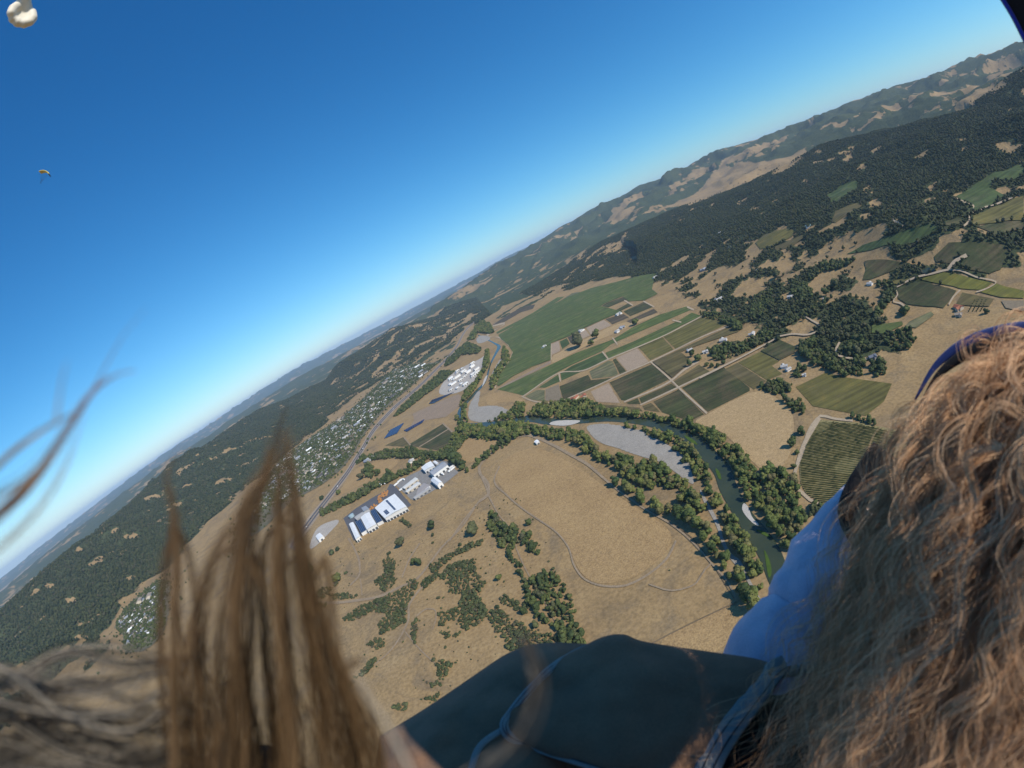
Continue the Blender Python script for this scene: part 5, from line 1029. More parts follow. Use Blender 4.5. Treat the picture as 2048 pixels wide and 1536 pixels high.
LBL = dict(hall_white=('warehouse', 'largest white warehouse in the walled factory yard, dark solar strips on its roof', 'white_wall', 'white_sheet', 1.6, 7),
           hall_white2=('warehouse', 'long white warehouse between the two navy panel roofs of the factory', 'white_wall', 'white_sheet', 1.2, 3),
           shed_grey=('factory_shed', 'pale grey factory shed joined behind the middle white warehouse', 'grey_wall', 'pale_roof', 1.0, 2),
           hall_small=('warehouse', 'narrow white warehouse at the end of the factory yard beside the access drive', 'white_wall', 'white_sheet', 0.8, 2),
           box_grey=('plant_house', 'small grey flat-roofed plant house rising behind the factory sheds', 'grey_wall', 'grey_roof', 0.3, 1),
           gable_grey=('workshop', 'long grey gabled metal workshop in the works yard by the creek', 'white_wall', 'grey_sheet', 2.6, 4),
           white_l=('workshop', 'white metal workshop behind the grey gabled one', 'white_wall', 'white_sheet', 1.2, 3),
           white_small=('workshop', 'small white shed tucked behind the far end of the grey workshop', 'white_wall', 'white_sheet', 0.6, 1),
           barn_white=('barn', 'bright white round-shouldered barn alone at the edge of the works yard', 'white_wall', 'white_metal', 3.0, 1),
           long_a=('storage_shed', 'pale long storage shed farthest from the dry field in the storage rows', 'cream_wall', 'cream_sheet', 0.7, 3),
           long_b=('storage_shed', 'cream long storage shed second in the storage rows', 'cream_wall', 'cream_sheet', 0.7, 3),
           long_c=('storage_shed', 'brownish flat storage shed third in the storage rows', 'grey_wall', 'brown_sheet', 0.4, 3),
           long_d=('storage_shed', 'low pale storage shed along the dry field edge of the storage rows', 'grey_wall', 'pale_roof', 0.4, 4),
           cream_shed=('shed', 'lone white shed on the gravel lot beside the freeway', 'white_wall', 'white_sheet', 1.0, 1),
           white_cabin=('cabin', 'small white cabin beside the track bend at the head of the big dry field', 'white_wall', 'white_metal', 0.8, 1))
for key, h, quad in HALLS:
    if key in LBL:
        nm, lb, w, r, rise, dn = LBL[key]
        o, P, h_, rs, rf_ = hall(nm, quad, h, M[w], M[r], lb, rise, dn, nm.replace('_', ' '))
        if key == 'hall_white':
            zf = lambda u, v: h_ + 0.3 + rs * (1 - abs(2 * v - 1))
            quad_panels(rf_, P, zf, 0.08, 0.92, 0.40, 0.49, 16, 2, M['solar'])
            quad_panels(rf_, P, zf, 0.10, 0.42, 0.70, 0.86, 6, 3, M['solar'])
    elif key.startswith('solar_roof'):
        q = order(quad); c = np.mean(q, 0); P = [np.array(p) - c for p in q]
        if np.linalg.norm(P[1] - P[0]) < np.linalg.norm(P[2] - P[1]): P = P[1:] + P[:1]
        o = empty('panel_hall', (c[0], c[1], FLOOR + 0.2))
        tag(o, 'flat hall roofed with navy solar panels between the two largest white warehouses' if key == 'solar_roof' else 'flat hall roofed with navy solar panels beside the narrow white warehouse', 'warehouse')
        V = [(*p, 0) for p in P] + [(*p, h) for p in P]
        link('wall', mesh('wall', V, [(0, 1, 5, 4), (1, 2, 6, 5), (2, 3, 7, 6), (3, 0, 4, 7)], [M['white_wall']]), o)
        r_ = link('roof', mesh('roof', [(*p, h + 0.01) for p in P] + [(*p, h + 0.25) for p in P], [(3, 2, 1, 0), (4, 5, 6, 7), (0, 1, 5, 4), (1, 2, 6, 5), (2, 3, 7, 6), (3, 0, 4, 7)], [M['slate_roof']]), o)
        quad_panels(r_, P, h + 0.3, 0.03, 0.97, 0.08, 0.92, 14, 3, M['solar'])
    elif key == 'tank_blue':
        c = np.mean(quad, 0); V = []; F = []
        for k, (z, r) in enumerate(((0, 6.0), (h, 6.0), (h + 1.2, 0.3))):
            V += [(math.cos(a * math.pi / 10) * r, math.sin(a * math.pi / 10) * r, z) for a in range(20)]
            if k: F += [((k - 1) * 20 + a, (k - 1) * 20 + (a + 1) % 20, k * 20 + (a + 1) % 20, k * 20 + a) for a in range(20)]
        o = empty('storage_tank', (c[0], c[1], FLOOR + 0.2)); link('tank_shell', mesh('tank_shell', V, F, [M['blue_steel']]), o)
        ld, lf = join([box(6.15, s, h / 2, 0.1, 0.1, h) for s in (-.3, .3)] + [box(6.15, 0, z, 0.08, 0.6, 0.08) for z in np.arange(0.5, h, 0.6)])
        link('ladder', mesh('ladder', ld, lf, [M['grey_wall']]), o); tag(o, 'squat blue-grey storage tank at the corner of the factory yard', 'tank')
# vents on the big roofs are left to the sheds; pallets and trucks stand in the yards
pv, pf = join([box(0, 0, 0.9, 5.0, 3.2, 1.8), box(0.2, 0.1, 2.3, 4.4, 2.8, 1.0)])
pm = mesh('pallet_stack', pv, pf, [M['orange_pallet']])
for pl in ORANGE:
    x, y = fill(pl, 6.0, 0.2, 0.8, 5)
    for a, b in zip(x, y):
        o = link('pallet_stack', pm, None, (a, b, FLOOR + 0.55)); o.rotation_euler = (0, 0, 0.36 + 1.571 * random.randint(0, 1)); o.scale = (1, 1, random.uniform(0.7, 1.4))
        tag(o, 'stack of orange pallets in the factory yard behind the white warehouses', 'pallets', 'orange pallet stacks')
def truck_mesh():
    bv, bf = join([box(-1.2, 0, 2.3, 9.0, 2.5, 2.7)]); cv, cf = join([box(4.6, 0, 1.9, 2.2, 2.4, 2.4), box(5.9, 0, 1.3, 0.6, 2.3, 1.2)])
    wv = [(0.5 * math.cos(a * .785), s, 0.5 * math.sin(a * .785)) for s in (-.15, .15) for a in range(8)]
    wf = [(a, (a + 1) % 8, 8 + (a + 1) % 8, 8 + a) for a in range(8)] + [tuple(range(8))[::-1], tuple(range(8, 16))]
    return mesh('trailer', bv, bf, [M['white_metal']]), mesh('cab', cv, cf, [M['white_wall']]), mesh('wheel', wv, wf, [M['tyre']])
tb, tc, tw = truck_mesh()
for k, (x, y) in enumerate(TRUCKS):
    o = empty('truck', (x, y, FLOOR + 0.42), 0.5 + 0.25 * math.sin(k * 2.1) + (1.571 if k % 3 == 0 else 0))
    link('trailer', tb, o); link('cab', tc, o); [link('wheel', tw, o, (wx, wy, 0.5)) for wx in (-4.6, 4.4) for wy in (-1.1, 1.1)]
    tag(o, 'white truck or trailer parked in the works yard and its lane' if k > 3 else 'white trailer parked in a line along the trees behind the factory', 'truck', 'parked trucks at the works' if k > 3 else 'trailers by the tree line')

# ---------------------------------------------------------------- houses
def house_mesh(wall, roof, l=13.0, w=9.0, h=3.4, rise=2.2, wing=True, name='house'):
    """A low gabled house with a wing: walls, and roofs with eaves."""
    V = []; F = []; I = []
    def gable(cx, cy, l, w, rz):
        o = len(V); a, b = l / 2, w / 2; cr, sr = math.cos(rz), math.sin(rz)
        def T(x, y, z): return (cx + x * cr - y * sr, cy + x * sr + y * cr, z)
        V.extend([T(-a, -b, -1.5), T(a, -b, -1.5), T(a, b, -1.5), T(-a, b, -1.5), T(-a, -b, h), T(a, -b, h), T(a, b, h), T(-a, b, h), T(a, 0, h + rise - .1), T(-a, 0, h + rise - .1)])
        F.extend([(o, o + 1, o + 5, o + 4), (o + 1, o + 2, o + 6, o + 8, o + 5), (o + 2, o + 3, o + 7, o + 6), (o + 3, o, o + 4, o + 9, o + 7)]); I.extend([0] * 4)
        o = len(V); a += 0.6; b += 0.7; e = h - 0.7 * rise / (w / 2)
        V.extend([T(-a, -b, e), T(a, -b, e), T(a, 0, h + rise), T(-a, 0, h + rise), T(a, b, e), T(-a, b, e)])
        V.extend([(x, y, z + 0.25) for x, y, z in V[o:o + 6]])
        F.extend([(o + 6, o + 7, o + 8, o + 9), (o + 9, o + 8, o + 10, o + 11), (o, o + 3, o + 2, o + 1), (o + 3, o + 5, o + 4, o + 2), (o, o + 1, o + 7, o + 6), (o + 5, o + 11, o + 10, o + 4), (o + 1, o + 2, o + 8, o + 7), (o + 2, o + 4, o + 10, o + 8), (o + 3, o, o + 6, o + 9), (o + 5, o + 3, o + 9, o + 11)]); I.extend([1] * 10)
    gable(0, 0, l, w, 0)
    if wing: gable(l * 0.22, -w * 0.55, w * 0.9, w * 0.62, math.pi / 2)
    return V, F, I
def build_house(x, y, size, wall, roof, rz, label, name='house'):
    V, F, I = house_mesh(None, None, size, size * 0.62, min(4.5, 2.6 + size * 0.05), size * 0.14)
    o = empty(name, (x, y, gz(x, y) + 0.3), rz)
    for part, k, mt in (('wall', 0, wall), ('roof', 1, roof)):
        fs = [f for f, i in zip(F, I) if i == k]; used = sorted({v for f in fs for v in f}); mp = {v: q for q, v in enumerate(used)}
        link(part, mesh(part, [V[v] for v in used], [tuple(mp[v] for v in f) for f in fs], [mt]), o)
    for s in (-0.25, 0.05, 0.3):
        link('window', mesh('window', *box(size * s, -size * 0.31 - 0.04, 1.7, size * 0.09, 0.1, 1.3), [M['dark_door']]), o)
    return tag(o, label, 'house')
HL = dict(farm_a='white farm building on the dark vineyard block in the middle of the valley', farm_b='grey roofed farmhouse on the dry strip between the vineyards', farm_c='small white outbuilding next to the grey roofed farmhouse', farm_d='white farmhouse among oaks at the edge of the olive vineyards', farm_e='long white shed in the bare farmyard between olive vineyards', farm_f='red roofed farm building beside the river trees', farm_f2='second red roofed farm building by the bare field above the river trees', farm_g='white house on the lane beside the bare fields', farm_h='pale house under oaks near the bare farmyard', farm_i='small white house at the far corner of the deep green vineyard', farm_j='white pump house on the track inside the deep green vineyard', hill_a='bright white hillside house among oaks above the dark vineyard', glass_a='white greenhouse at the corner of the olive vineyard', glass_b='second white greenhouse set behind the first at the olive vineyard', farm_l='white house in the oaks beside the country lane', villa='red tiled villa between hillside vineyards and an orchard', villa2='cream terrace house just below the red tiled villa', blue='long slate-blue roofed house at the end of the curved drive', hill_b='white cabin in the trees below the hillside meadows', hill_c='teal roofed house on the knoll beside the small hill vineyard', hill_d='tiny white house high in the wooded hillside', hill_e='small white house alone in the wooded slope', hill_f='white house on the dry spur at the foot of the hills', hill_g='grey house in the woods on the far hillside', hill_h='white shed on the golden slope above the winding drive', hill_l='pale house beside the scrubby quarry on the slope', tent='little white shed by the vineyard lane', shed='grey shed at the bend of the curved drive', creek_a='white house in the creek trees beside the freeway', creek_b='white sheds in the creek trees near the works yard', creek_c='grey house in the creek trees next to the white one')
RF = dict(white=('white_wall', 'pale_roof'), grey=('grey_wall', 'grey_roof'), red=('cream_wall', 'red_tile'), cream=('cream_wall', 'tan_roof'), slate=('grey_wall', 'slate_roof'), teal=('white_wall', 'teal_roof'))
for k, (key, kind, x, y, size) in enumerate(HOUSES):
    w, r = RF[kind]
    build_house(x, y, max(5.0, min(size * 0.72, 18.0)), M[w], M[r], 0.3 + k * 0.7, HL[key], 'greenhouse' if key.startswith('glass') else 'house')
# orchard of small round trees by the villa
for a in range(7):
    for b in range(4):
        x, y = 600 + a * 5.5 - b * 2.2, 338 + b * 5.2 + a * 1.2
        o = link('orchard_tree', CROWN['shrub'][(a + b) % 3], None, (x, y, gz(x, y))); o.scale = (1.6, 1.6, 2.2)
        tag(o, 'small orchard tree in the grid beside the red tiled villa', 'tree', 'orchard by the villa')
# town
roofs = ['pale_roof', 'grey_roof', 'brown_roof', 'tan_roof', 'white_metal', 'dark_roof', 'tan_roof', 'grey_roof']
tm = []
for k, rf in enumerate(roofs):
    V, F, I = house_mesh(None, None, 13 + (k % 3) * 2, 9 + (k % 2), 3.2 + (k % 4) * 0.5, 2.0, k % 2 == 0)
    tm.append((mesh('town_house', V, F, [M['grey_wall'] if k % 3 else M['cream_wall'], M[rf]], False, I), V, F, I))
pts = []
for k, pl in enumerate(TOWN):
    for sp, keep in ((19.0, 0.66),):
        x, y = fill(pl, sp, 0.22, keep, 200 + k)
        u = (x * 0.83 + y * 0.56) % 62; v = (x * -0.56 + y * 0.83) % 120
        m = (u > 11) & (v > 11) & (poly_dist(x, y, pl) < -90 * (fbm(x / 120, y / 120, 3, 88) - 0.30)); pts += list(zip(x[m], y[m]))
pts.sort(key=lambda p: math.hypot(*p))
rest = {k: [] for k in range(len(tm))}
for q, (x, y) in enumerate(pts):
    k = random.randrange(len(tm)); rz = 0.59 + random.choice((0, 1.571, 3.14)) + random.uniform(-.05, .05); s = random.uniform(0.62, 0.98)
    if random.random() < 0.04: s *= 2.0
    if q < 300:
        o = link('town_house', tm[k][0], None, (x, y, gz(x, y) + 0.3)); o.rotation_euler = (0, 0, rz); o.scale = (s, s, s)
        tag(o, 'small gabled house on the near streets of the town between freeway and wooded hills', 'house', 'town houses')
    else: rest[k].append((x, y, rz, s))
V = []; F = []; I = []; slots = []
for k, L in rest.items():
    base = len(slots); slots += list(tm[k][0].materials); hv = np.array(tm[k][1])
    for (x, y, rz, s) in L:
        o = len(V); c, sn = math.cos(rz) * s, math.sin(rz) * s; z = gz(x, y) + 0.3
        V += [(x + a * c - b * sn, y + a * sn + b * c, z + d * s) for a, b, d in hv]
        F += [tuple(i + o for i in f) for f in tm[k][2]]; I += [base + i for i in tm[k][3]]
tag(link('far_town', mesh('far_town', V, F, slots, False, I)), 'mass of tiny pale roofs of the town running on toward the hills', 'town', None, 'stuff')
tt = []
for k, pl in enumerate(TOWN):
    x, y = fill(pl, 8.5, 0.5, 0.8, 300 + k)
    tt += [(a, b, random.uniform(2.6, 5.5)) for a, b in zip(x, y)]
for nm, mt, pl in FIELDS:
    if mt == 'town':
        x, y = fill(pl, 13.0, 0.5, 0.6, 333); x2, y2 = x + rng.normal(0, 45, len(x)), y + rng.normal(0, 45, len(x)); tt += [(a, b, random.uniform(2.2, 5.0)) for a, b in zip(x2, y2)]
scatter('town_trees', tt, CROWN['oak'], 'green garden and street trees among the houses of the town', 'trees')
# works sheds across the freeway
x, y = fill(WORKS, 30.0, 0.4, 0.62, 77)
for q, (a, b) in enumerate(zip(x, y)):
    L = random.uniform(9, 26); qd = [(a + s * L / 2 * 0.85 - t_ * 5 * 0.52, b + s * L / 2 * 0.52 + t_ * 5 * 0.85) for s, t_ in ((-1, -1), (1, -1), (1, 1), (-1, 1))]
    o, *_ = hall('works_shed', qd, random.uniform(4, 7), M['white_wall'], M[random.choice(['white_sheet', 'white_metal', 'grey_sheet', 'pale_roof', 'cream_sheet'])], 'pale shed crowded into the gravel works between freeway and river', 1.0, 2, 'shed'); o['group'] = 'sheds of the gravel works'
# ground-mounted solar arrays
for k, pl in enumerate(SOLAR):
    q = pl if len(pl) == 4 else [pl[0], pl[1], pl[2], pl[-1]]
    q = order(q); c = np.mean(q, 0); P = [np.array(p) - c for p in q]
    if np.linalg.norm(P[1] - P[0]) < np.linalg.norm(P[2] - P[1]): P = P[1:] + P[:1]
    o = empty('solar_array', (c[0], c[1], FLOOR + 0.3)); tag(o, ['blue solar array nearest the freeway, beside the dark field', 'long thin blue solar array below the gravel works', 'grey-blue solar array on bare soil next to the dark field'][k], 'solar array')
    pm_ = mesh('post', *box(0, 0, 0.6, 0.2, 0.2, 1.4), [M['grey_wall']])
    for u in np.linspace(0.05, 0.95, 9):
        for v in (0.15, 0.5, 0.85):
            p = (P[0] * (1 - u) + P[1] * u) * (1 - v) + (P[3] * (1 - u) + P[2] * u) * v; link('post', pm_, o, (p[0], p[1], 0))
    quad_panels(o, P, 1.2, 0, 1, 0, 1, 10, 6, M['solar'], gap=0.18, tilt=0.8)
# cars on the freeway
cv, cf = join([box(0, 0, 0.75, 4.4, 1.8, 0.8), box(-0.2, 0, 1.35, 2.3, 1.6, 0.6)]); 
carm = [mesh('car', cv, cf, [m]) for m in (M['white_metal'], M['dark_roof'], M['red_tile'], M['slate_roof'])]
fl = np.array(FREEWAY_LINE)
for q in range(16):
    s = 2 + q * 0.72; k = int(s); u = s - k
    if k + 1 >= len(fl): break
    p = fl[k] * (1 - u) + fl[k + 1] * u; d = fl[k + 1] - fl[k]; L = np.linalg.norm(d); nr = np.array([-d[1], d[0]]) / L * (4.5 if q % 2 else -4.5)
    o = link('car', carm[q % 4], None, (p[0] + nr[0], p[1] + nr[1], FLOOR + 0.6)); o.rotation_euler = (0, 0, math.atan2(d[1], d[0]))
    tag(o, 'small car driving along the freeway beside the town', 'car', 'cars on the freeway')

# ---------------------------------------------------------------- haze
hv, hf = box(0, 0, (FLOOR - 2 + 330) / 2, 2 * 47000, 2 * 47000, 330 - FLOOR + 2)
hz_ = link('haze', mesh('haze', hv, hf)); tag(hz_, 'thin blue summer haze over the valley and far hills', 'haze', None, 'stuff')
hm = bpy.data.materials.new('haze'); hm.use_nodes = True; hm.node_tree.nodes.clear()
ho = hm.node_tree.nodes.new('ShaderNodeOutputMaterial'); hp_ = hm.node_tree.nodes.new('ShaderNodeVolumePrincipled')
hp_.inputs['Color'].default_value = (0.54, 0.74, 1.0, 1); hp_.inputs['Density'].default_value = 3.6e-5; hp_.inputs['Anisotropy'].default_value = 0.0
hm.node_tree.links.new(hp_.outputs[0], ho.inputs['Volume']); hz_.data.materials.append(hm)

# ---------------------------------------------------------------- people and gear close to the camera
_tt = np.linspace(0, 100, 4001); _rr = _tt * (LA + LB * _tt * _tt)
def at(px, py, d):
    """The point d metres from the lens in the direction seen at (px, py) of the 2048 x 1536 picture."""
    x, y = px - 1024.0, 768.0 - py; r = math.hypot(x, y) + 1e-9; th = math.radians(float(np.interp(r, _rr, _tt)))
    return CAM @ Vector((math.sin(th) * x / r, math.sin(th) * y / r, -math.cos(th))) * d
def spline(P, n_):
    """Smooth curve through points given as rows of numbers."""
    P = np.array(P, float); d = np.arange(len(P)); s = np.linspace(0, len(P) - 1, n_); T = np.gradient(P, axis=0); out = np.zeros((n_, P.shape[1]))
    for q, v in enumerate(s):
        k = min(int(v), len(P) - 2); u = v - k
        out[q] = (2*u**3-3*u**2+1)*P[k] + (u**3-2*u**2+u)*T[k] + (-2*u**3+3*u**2)*P[k+1] + (u**3-u**2)*T[k+1]
    return out
def tube(P, R, n_=14, flat=1.0, noise_amp=0.0, seed=0, cap=True):
    """Tube along 3-D points with a radius at each; flat < 1 squashes it towards a strap."""
    P = [Vector(p) for p in P]; V = []; F = []; ref = None
    for k, p in enumerate(P):
        t_ = (P[min(k + 1, len(P) - 1)] - P[max(k - 1, 0)]).normalized(); view = p.normalized()
        a = t_.cross(view).normalized(); b = a.cross(t_).normalized()
        for q in range(n_):
            an = q * 2 * math.pi / n_; r = R[k]; v = p + a * math.cos(an) * r + b * math.sin(an) * r * flat
            if noise_amp: v += (v - p).normalized() * noise_amp * (mnoise.noise(v * 26 + Vector((seed, 0, 0))) + 0.5 * mnoise.noise(v * 60 + Vector((seed, 3, 0))))
            V.append(v)
        if k: F += [((k - 1) * n_ + q, (k - 1) * n_ + (q + 1) % n_, k * n_ + (q + 1) % n_, k * n_ + q) for q in range(n_)]
    if cap: F += [tuple(range(n_))[::-1], tuple(len(V) - n_ + q for q in range(n_))]
    return V, F
def grid(rows, nu, nv):
    """Cloth through rows of (px, py, distance)."""
    R = [spline([list(at(*c)) for c in r], nu) for r in rows]
    G = np.stack([spline(np.array([r[i] for r in R]), nv) for i in range(nu)], 1)          # nv x nu x 3
    F = [(j * nu + i, j * nu + i + 1, (j + 1) * nu + i + 1, (j + 1) * nu + i) for j in range(nv - 1) for i in range(nu - 1)]
    return G.reshape(-1, 3), F
def cloth(name, c, weave=900, rough=0.9, vary=0.2, fuzz=0.3):
    t = NT(name); w1 = t.n('TexWave', bands_direction='X'); w1.inputs['Scale'].default_value = weave; w2 = t.n('TexWave', bands_direction='Y'); w2.inputs['Scale'].default_value = weave
    t.l(t.pos(), w1.inputs['Vector']); t.l(t.pos(), w2.inputs['Vector'])
    col = t.ramp(t.noise(22, 6, 0.65), [(0.3, sc(c, 1 - vary)), (0.7, sc(c, 1 + vary * 0.5))])
    col = t.mix(0.35, col, t.mix(1.0, col, t.ramp(t.noise(500, 2, 0.7), [(0.3, 0.6), (0.7, 1.2)]), 'MULTIPLY'))
    t.b.inputs['Sheen Weight'].default_value = fuzz
    M[name] = t.out(col, rough, t.math('ADD', t.math('MULTIPLY', t.math('ADD', w1.outputs[0], w2.outputs[0]), 0.2), t.noise(90, 4, 0.6)), 0.35, 0.002, 0.2); return M[name]
cloth('blue_fleece', (0.66, 0.55, 0.62), 700, 0.95, 0.10, 0.3); cloth('olive_canvas', (0.230, 0.125, 0.070), 1100, 0.9, 0.18, 0.1); cloth('pale_binding', (0.27, 0.265, 0.24), 1400, 0.85, 0.12, 0.1)
cloth('black_web', (0.012, 0.012, 0.014), 1600, 0.75, 0.2, 0.1); cloth('navy_band', (0.015, 0.04, 0.18), 1200, 0.6, 0.2, 0.3); cloth('thread', (0.03, 0.03, 0.035), 900); cloth('black_mesh', (0.010, 0.010, 0.011), 500, 0.8, 0.3, 0.0)
cloth('blue_fringe', (0.02, 0.04, 0.42), 1200)
ts = NT('skin'); M['skin'] = ts.out(ts.ramp(ts.noise(40, 4, 0.6), [(0.3, (0.50, 0.33, 0.24)), (0.7, (0.62, 0.44, 0.33))]), 0.5, ts.noise(300, 3), 0.2, 0.001, 0.4)
tg = NT('pale_skin'); M['pale_skin'] = tg.out(tg.ramp(tg.noise(40, 4, 0.6), [(0.3, (0.60, 0.55, 0.44)), (0.7, (0.74, 0.68, 0.58))]), 0.6, tg.noise(260, 3), 0.2, 0.001, 0.3)
tsc = NT('scalp'); M['scalp'] = tsc.out(tsc.ramp(tsc.noise(60, 4), [(0.3, (0.02, 0.012, 0.008)), (0.7, (0.045, 0.028, 0.018))]), 0.9)
def hair_mat(name, c, c2, gloss=0.35, pos=0.25):
    """Matte fibres with a soft sheen; each strand its own shade."""
    m = bpy.data.materials.new(name); m.use_nodes = True; nt_ = m.node_tree; b_ = nt_.nodes['Principled BSDF']
    ci = nt_.nodes.new('ShaderNodeHairInfo'); r = nt_.nodes.new('ShaderNodeValToRGB')
    r.color_ramp.elements[0].color = (*c, 1); r.color_ramp.elements[1].color = (*c2, 1); r.color_ramp.elements[0].position = pos
    nt_.links.new(ci.outputs['Random'], r.inputs[0]); nt_.links.new(r.outputs[0], b_.inputs['Base Color'])
    b_.inputs['Roughness'].default_value = 0.42; b_.inputs['Specular IOR Level'].default_value = gloss
    nt_.links.new(r.outputs[0], b_.inputs['Specular Tint']); return m
M['hair_curly'] = hair_mat('curly_brown_hair', (0.36, 0.170, 0.075), (0.95, 0.62, 0.36), 0.4); M['hair_long'] = hair_mat('long_brown_hair', (0.030, 0.018, 0.010), (0.20, 0.122, 0.060), 0.4); M['hair_wisp'] = hair_mat('wisp_hair', (0.14, 0.072, 0.040), (0.40, 0.26, 0.17), 0.4); M['hair_pale'] = hair_mat('pale_hair', (0.020, 0.017, 0.015), (0.50, 0.43, 0.34), 0.4, 0.5)
def strands(name, S, R0, mat, parent, tip=0.25):
    """Hair strands; S is a list of (n,3) arrays, R0 the root radius."""
    hc = bpy.data.hair_curves.new(name); hc.add_curves([len(s) for s in S]); P = np.concatenate(S).astype(np.float32)
    hc.attributes['position'].data.foreach_set('vector', P.ravel())
    ra = hc.attributes.get('radius') or hc.attributes.new('radius', 'FLOAT', 'POINT')
    ra.data.foreach_set('value', np.concatenate([np.linspace(1, tip, len(s)) * (R0 if np.isscalar(R0) else R0[k]) for k, s in enumerate(S)]).astype(np.float32))
    hc.materials.append(mat); return link(name, hc, parent)
def skinned(name, J, E, mat, parent, sub=2):
    """A continuous body grown round a skeleton: J joints (point, radius), E bones."""
    m = bpy.data.meshes.new(name); m.from_pydata([tuple(p) for p, r in J], E, []); o = link(name, m, parent)
    sk = o.modifiers.new('skin', 'SKIN'); sk.use_smooth_shade = True
    for v, (p, r) in zip(m.skin_vertices[0].data, J): v.radius = (r, r)
    m.skin_vertices[0].data[0].use_root = True
    ss = o.modifiers.new('sub', 'SUBSURF'); ss.levels = sub; ss.render_levels = sub; m.materials.append(mat); return o
def blob(name, chain, mat, parent, voxel, smooth=6):
    """One continuous body fused from overlapping rounded masses (point, radius)."""
    V, F = ICO2; VV = np.concatenate([V * r + np.array(p) for p, r in chain]); FF = np.concatenate([F + len(V) * k for k in range(len(chain))])
    o = link(name, arr_mesh(name, VV, FF, [mat], True), parent)
    m1 = o.modifiers.new('fuse', 'REMESH'); m1.mode = 'VOXEL'; m1.voxel_size = voxel; m1.use_smooth_shade = True
    m2 = o.modifiers.new('soften', 'SMOOTH'); m2.iterations = smooth; m2.factor = 0.5; return o
def limb(pts, n_=5):
    """Rounded masses along a chain of (point, radius)."""
    out = []
    for (a, ra), (b, rb) in zip(pts[:-1], pts[1:]): out += [(Vector(a).lerp(Vector(b), k / n_), ra + (rb - ra) * k / n_) for k in range(n_ + 1)]
    return out
hr = np.random.default_rng(31)

# --- the curly-haired person in the blue top
HC = at(2150, 1010, 0.47)
pa = empty('person', HC); tag(pa, 'person with frizzy brown hair and light blue sleeve, seen from behind at the right', 'person')
def rel(v): return Vector(v) - HC
down = (at(2000, 1640, 0.45) - HC).normalized()
J = [(rel(HC + down * 0.42), 0.13), (rel(HC + down * 0.25), 0.12), (rel(HC + down * 0.15), 0.055), (Vector((0, 0, 0)), 0.088), (-down * 0.045, 0.082),
     (rel(at(1850, 1250, 0.66)), 0.06), (rel(at(1690, 1010, 0.62)), 0.022), (rel(at(1640, 1180, 0.58)), 0.034), (rel(at(1560, 1300, 0.56)), 0.036), (rel(at(1530, 1500, 0.55)), 0.03)]
skinned('body', J, [(0, 1), (1, 2), (2, 3), (3, 4), (1, 5), (5, 6), (6, 7), (7, 8), (8, 9)], M['skin'], pa)
sv = [(1748, 925, .61, 12), (1722, 960, .605, 20), (1690, 1010, .60, 34), (1662, 1085, .59, 64), (1642, 1165, .58, 86), (1622, 1212, .575, 90), (1604, 1246, .57, 80), (1578, 1268, .565, 88), (1556, 1305, .56, 100), (1540, 1370, .555, 100), (1528, 1450, .55, 98), (1520, 1560, .55, 95)]
sp_ = spline(sv, 46); SP = [rel(at(a, b, c)) for a, b, c, r in sp_]; SR = [c * math.tan(math.radians(r / 17.0)) for a, b, c, r in sp_]
V, F = tube([p + HC for p in SP], SR, 40, 0.8, 0.0065, 3); sl_ = mesh('sleeve', [v - HC for v in V], F, [M['blue_fleece']], True); link('sleeve', sl_, pa)
bd = spline([(1830, 800, .54), (1862, 744, .54), (1890, 714, .54), (1926, 690, .54), (1974, 671, .54), (2022, 660, .54), (2080, 654, .54), (2170, 660, .52)], 30)
V, F = tube([at(*c) for c in bd], [0.0012 + 0.0055 * min(1, q / 14) for q in range(30)], 12, 0.45); link('headband', mesh('headband', [v - HC for v in V], F, [M['navy_band']], True), pa)
V, F = tube([at(a + 5, b + 19, c - 0.004) for a, b, c in bd], [0.001 + 0.006 * min(1, q / 14) for q in range(30)], 12, 0.6); link('headband_lining', mesh('headband_lining', [v - HC for v in V], F, [M['black_web']], True), pa)
SIDE = 0.0
S = []
side = down.cross(HC.normalized()).normalized(); toward = -HC.normalized()
for g in range(2500):
    u = Vector(hr.normal(size=3)).normalized()
    if u.dot(toward) < -0.35 and hr.random() < 0.8: u = (u + toward * 1.1).normalized()
    L = hr.uniform(0.17, 0.40); n_ = 34; lift_ = hr.uniform(0.35, 0.95); ph = hr.uniform(0, 6.28); wl = hr.uniform(0.028, 0.085); cr_ = hr.uniform(0.003, 0.009)
    root = u * hr.uniform(0.086, 0.096); p = Vector(root); pts_ = []
    wind = (down + side * (SIDE + hr.normal() * 0.12) + toward * (-0.10 + hr.normal() * 0.15)).normalized()
    for q in range(n_):
        s = q / (n_ - 1); v = (u * lift_ * max(0.0, 1 - s * 2.2) ** 1.2 + wind * (0.25 + 1.3 * s)).normalized()
        p = p + v * L / n_
        if p.length < 0.098: p = p.normalized() * 0.098
        a1 = v.cross(Vector((0.3, 0.5, 0.8))).normalized(); a2 = v.cross(a1); k = min(1.0, s * 4)
        an = ph + q * L / n_ / wl * 6.283
        pts_.append(p + (a1 * math.cos(an) + a2 * math.sin(an)) * cr_ * k)
    base = np.array(pts_)
    m_ = int(hr.integers(7, 16)); sprd = hr.uniform(0.0008, 0.0030)
    for e in range(m_):
        o_ = hr.normal(size=3) * sprd; tw = hr.normal(size=(12, 3)) * 0.0019
        frz = np.stack([np.interp(np.linspace(0, 11, n_), np.arange(12), tw[:, c]) for c in range(3)], 1)
        cut = int(n_ * hr.uniform(0.72, 1.0)); S.append((base + o_ + frz * np.linspace(0.3, 2.2, n_)[:, None])[:cut])
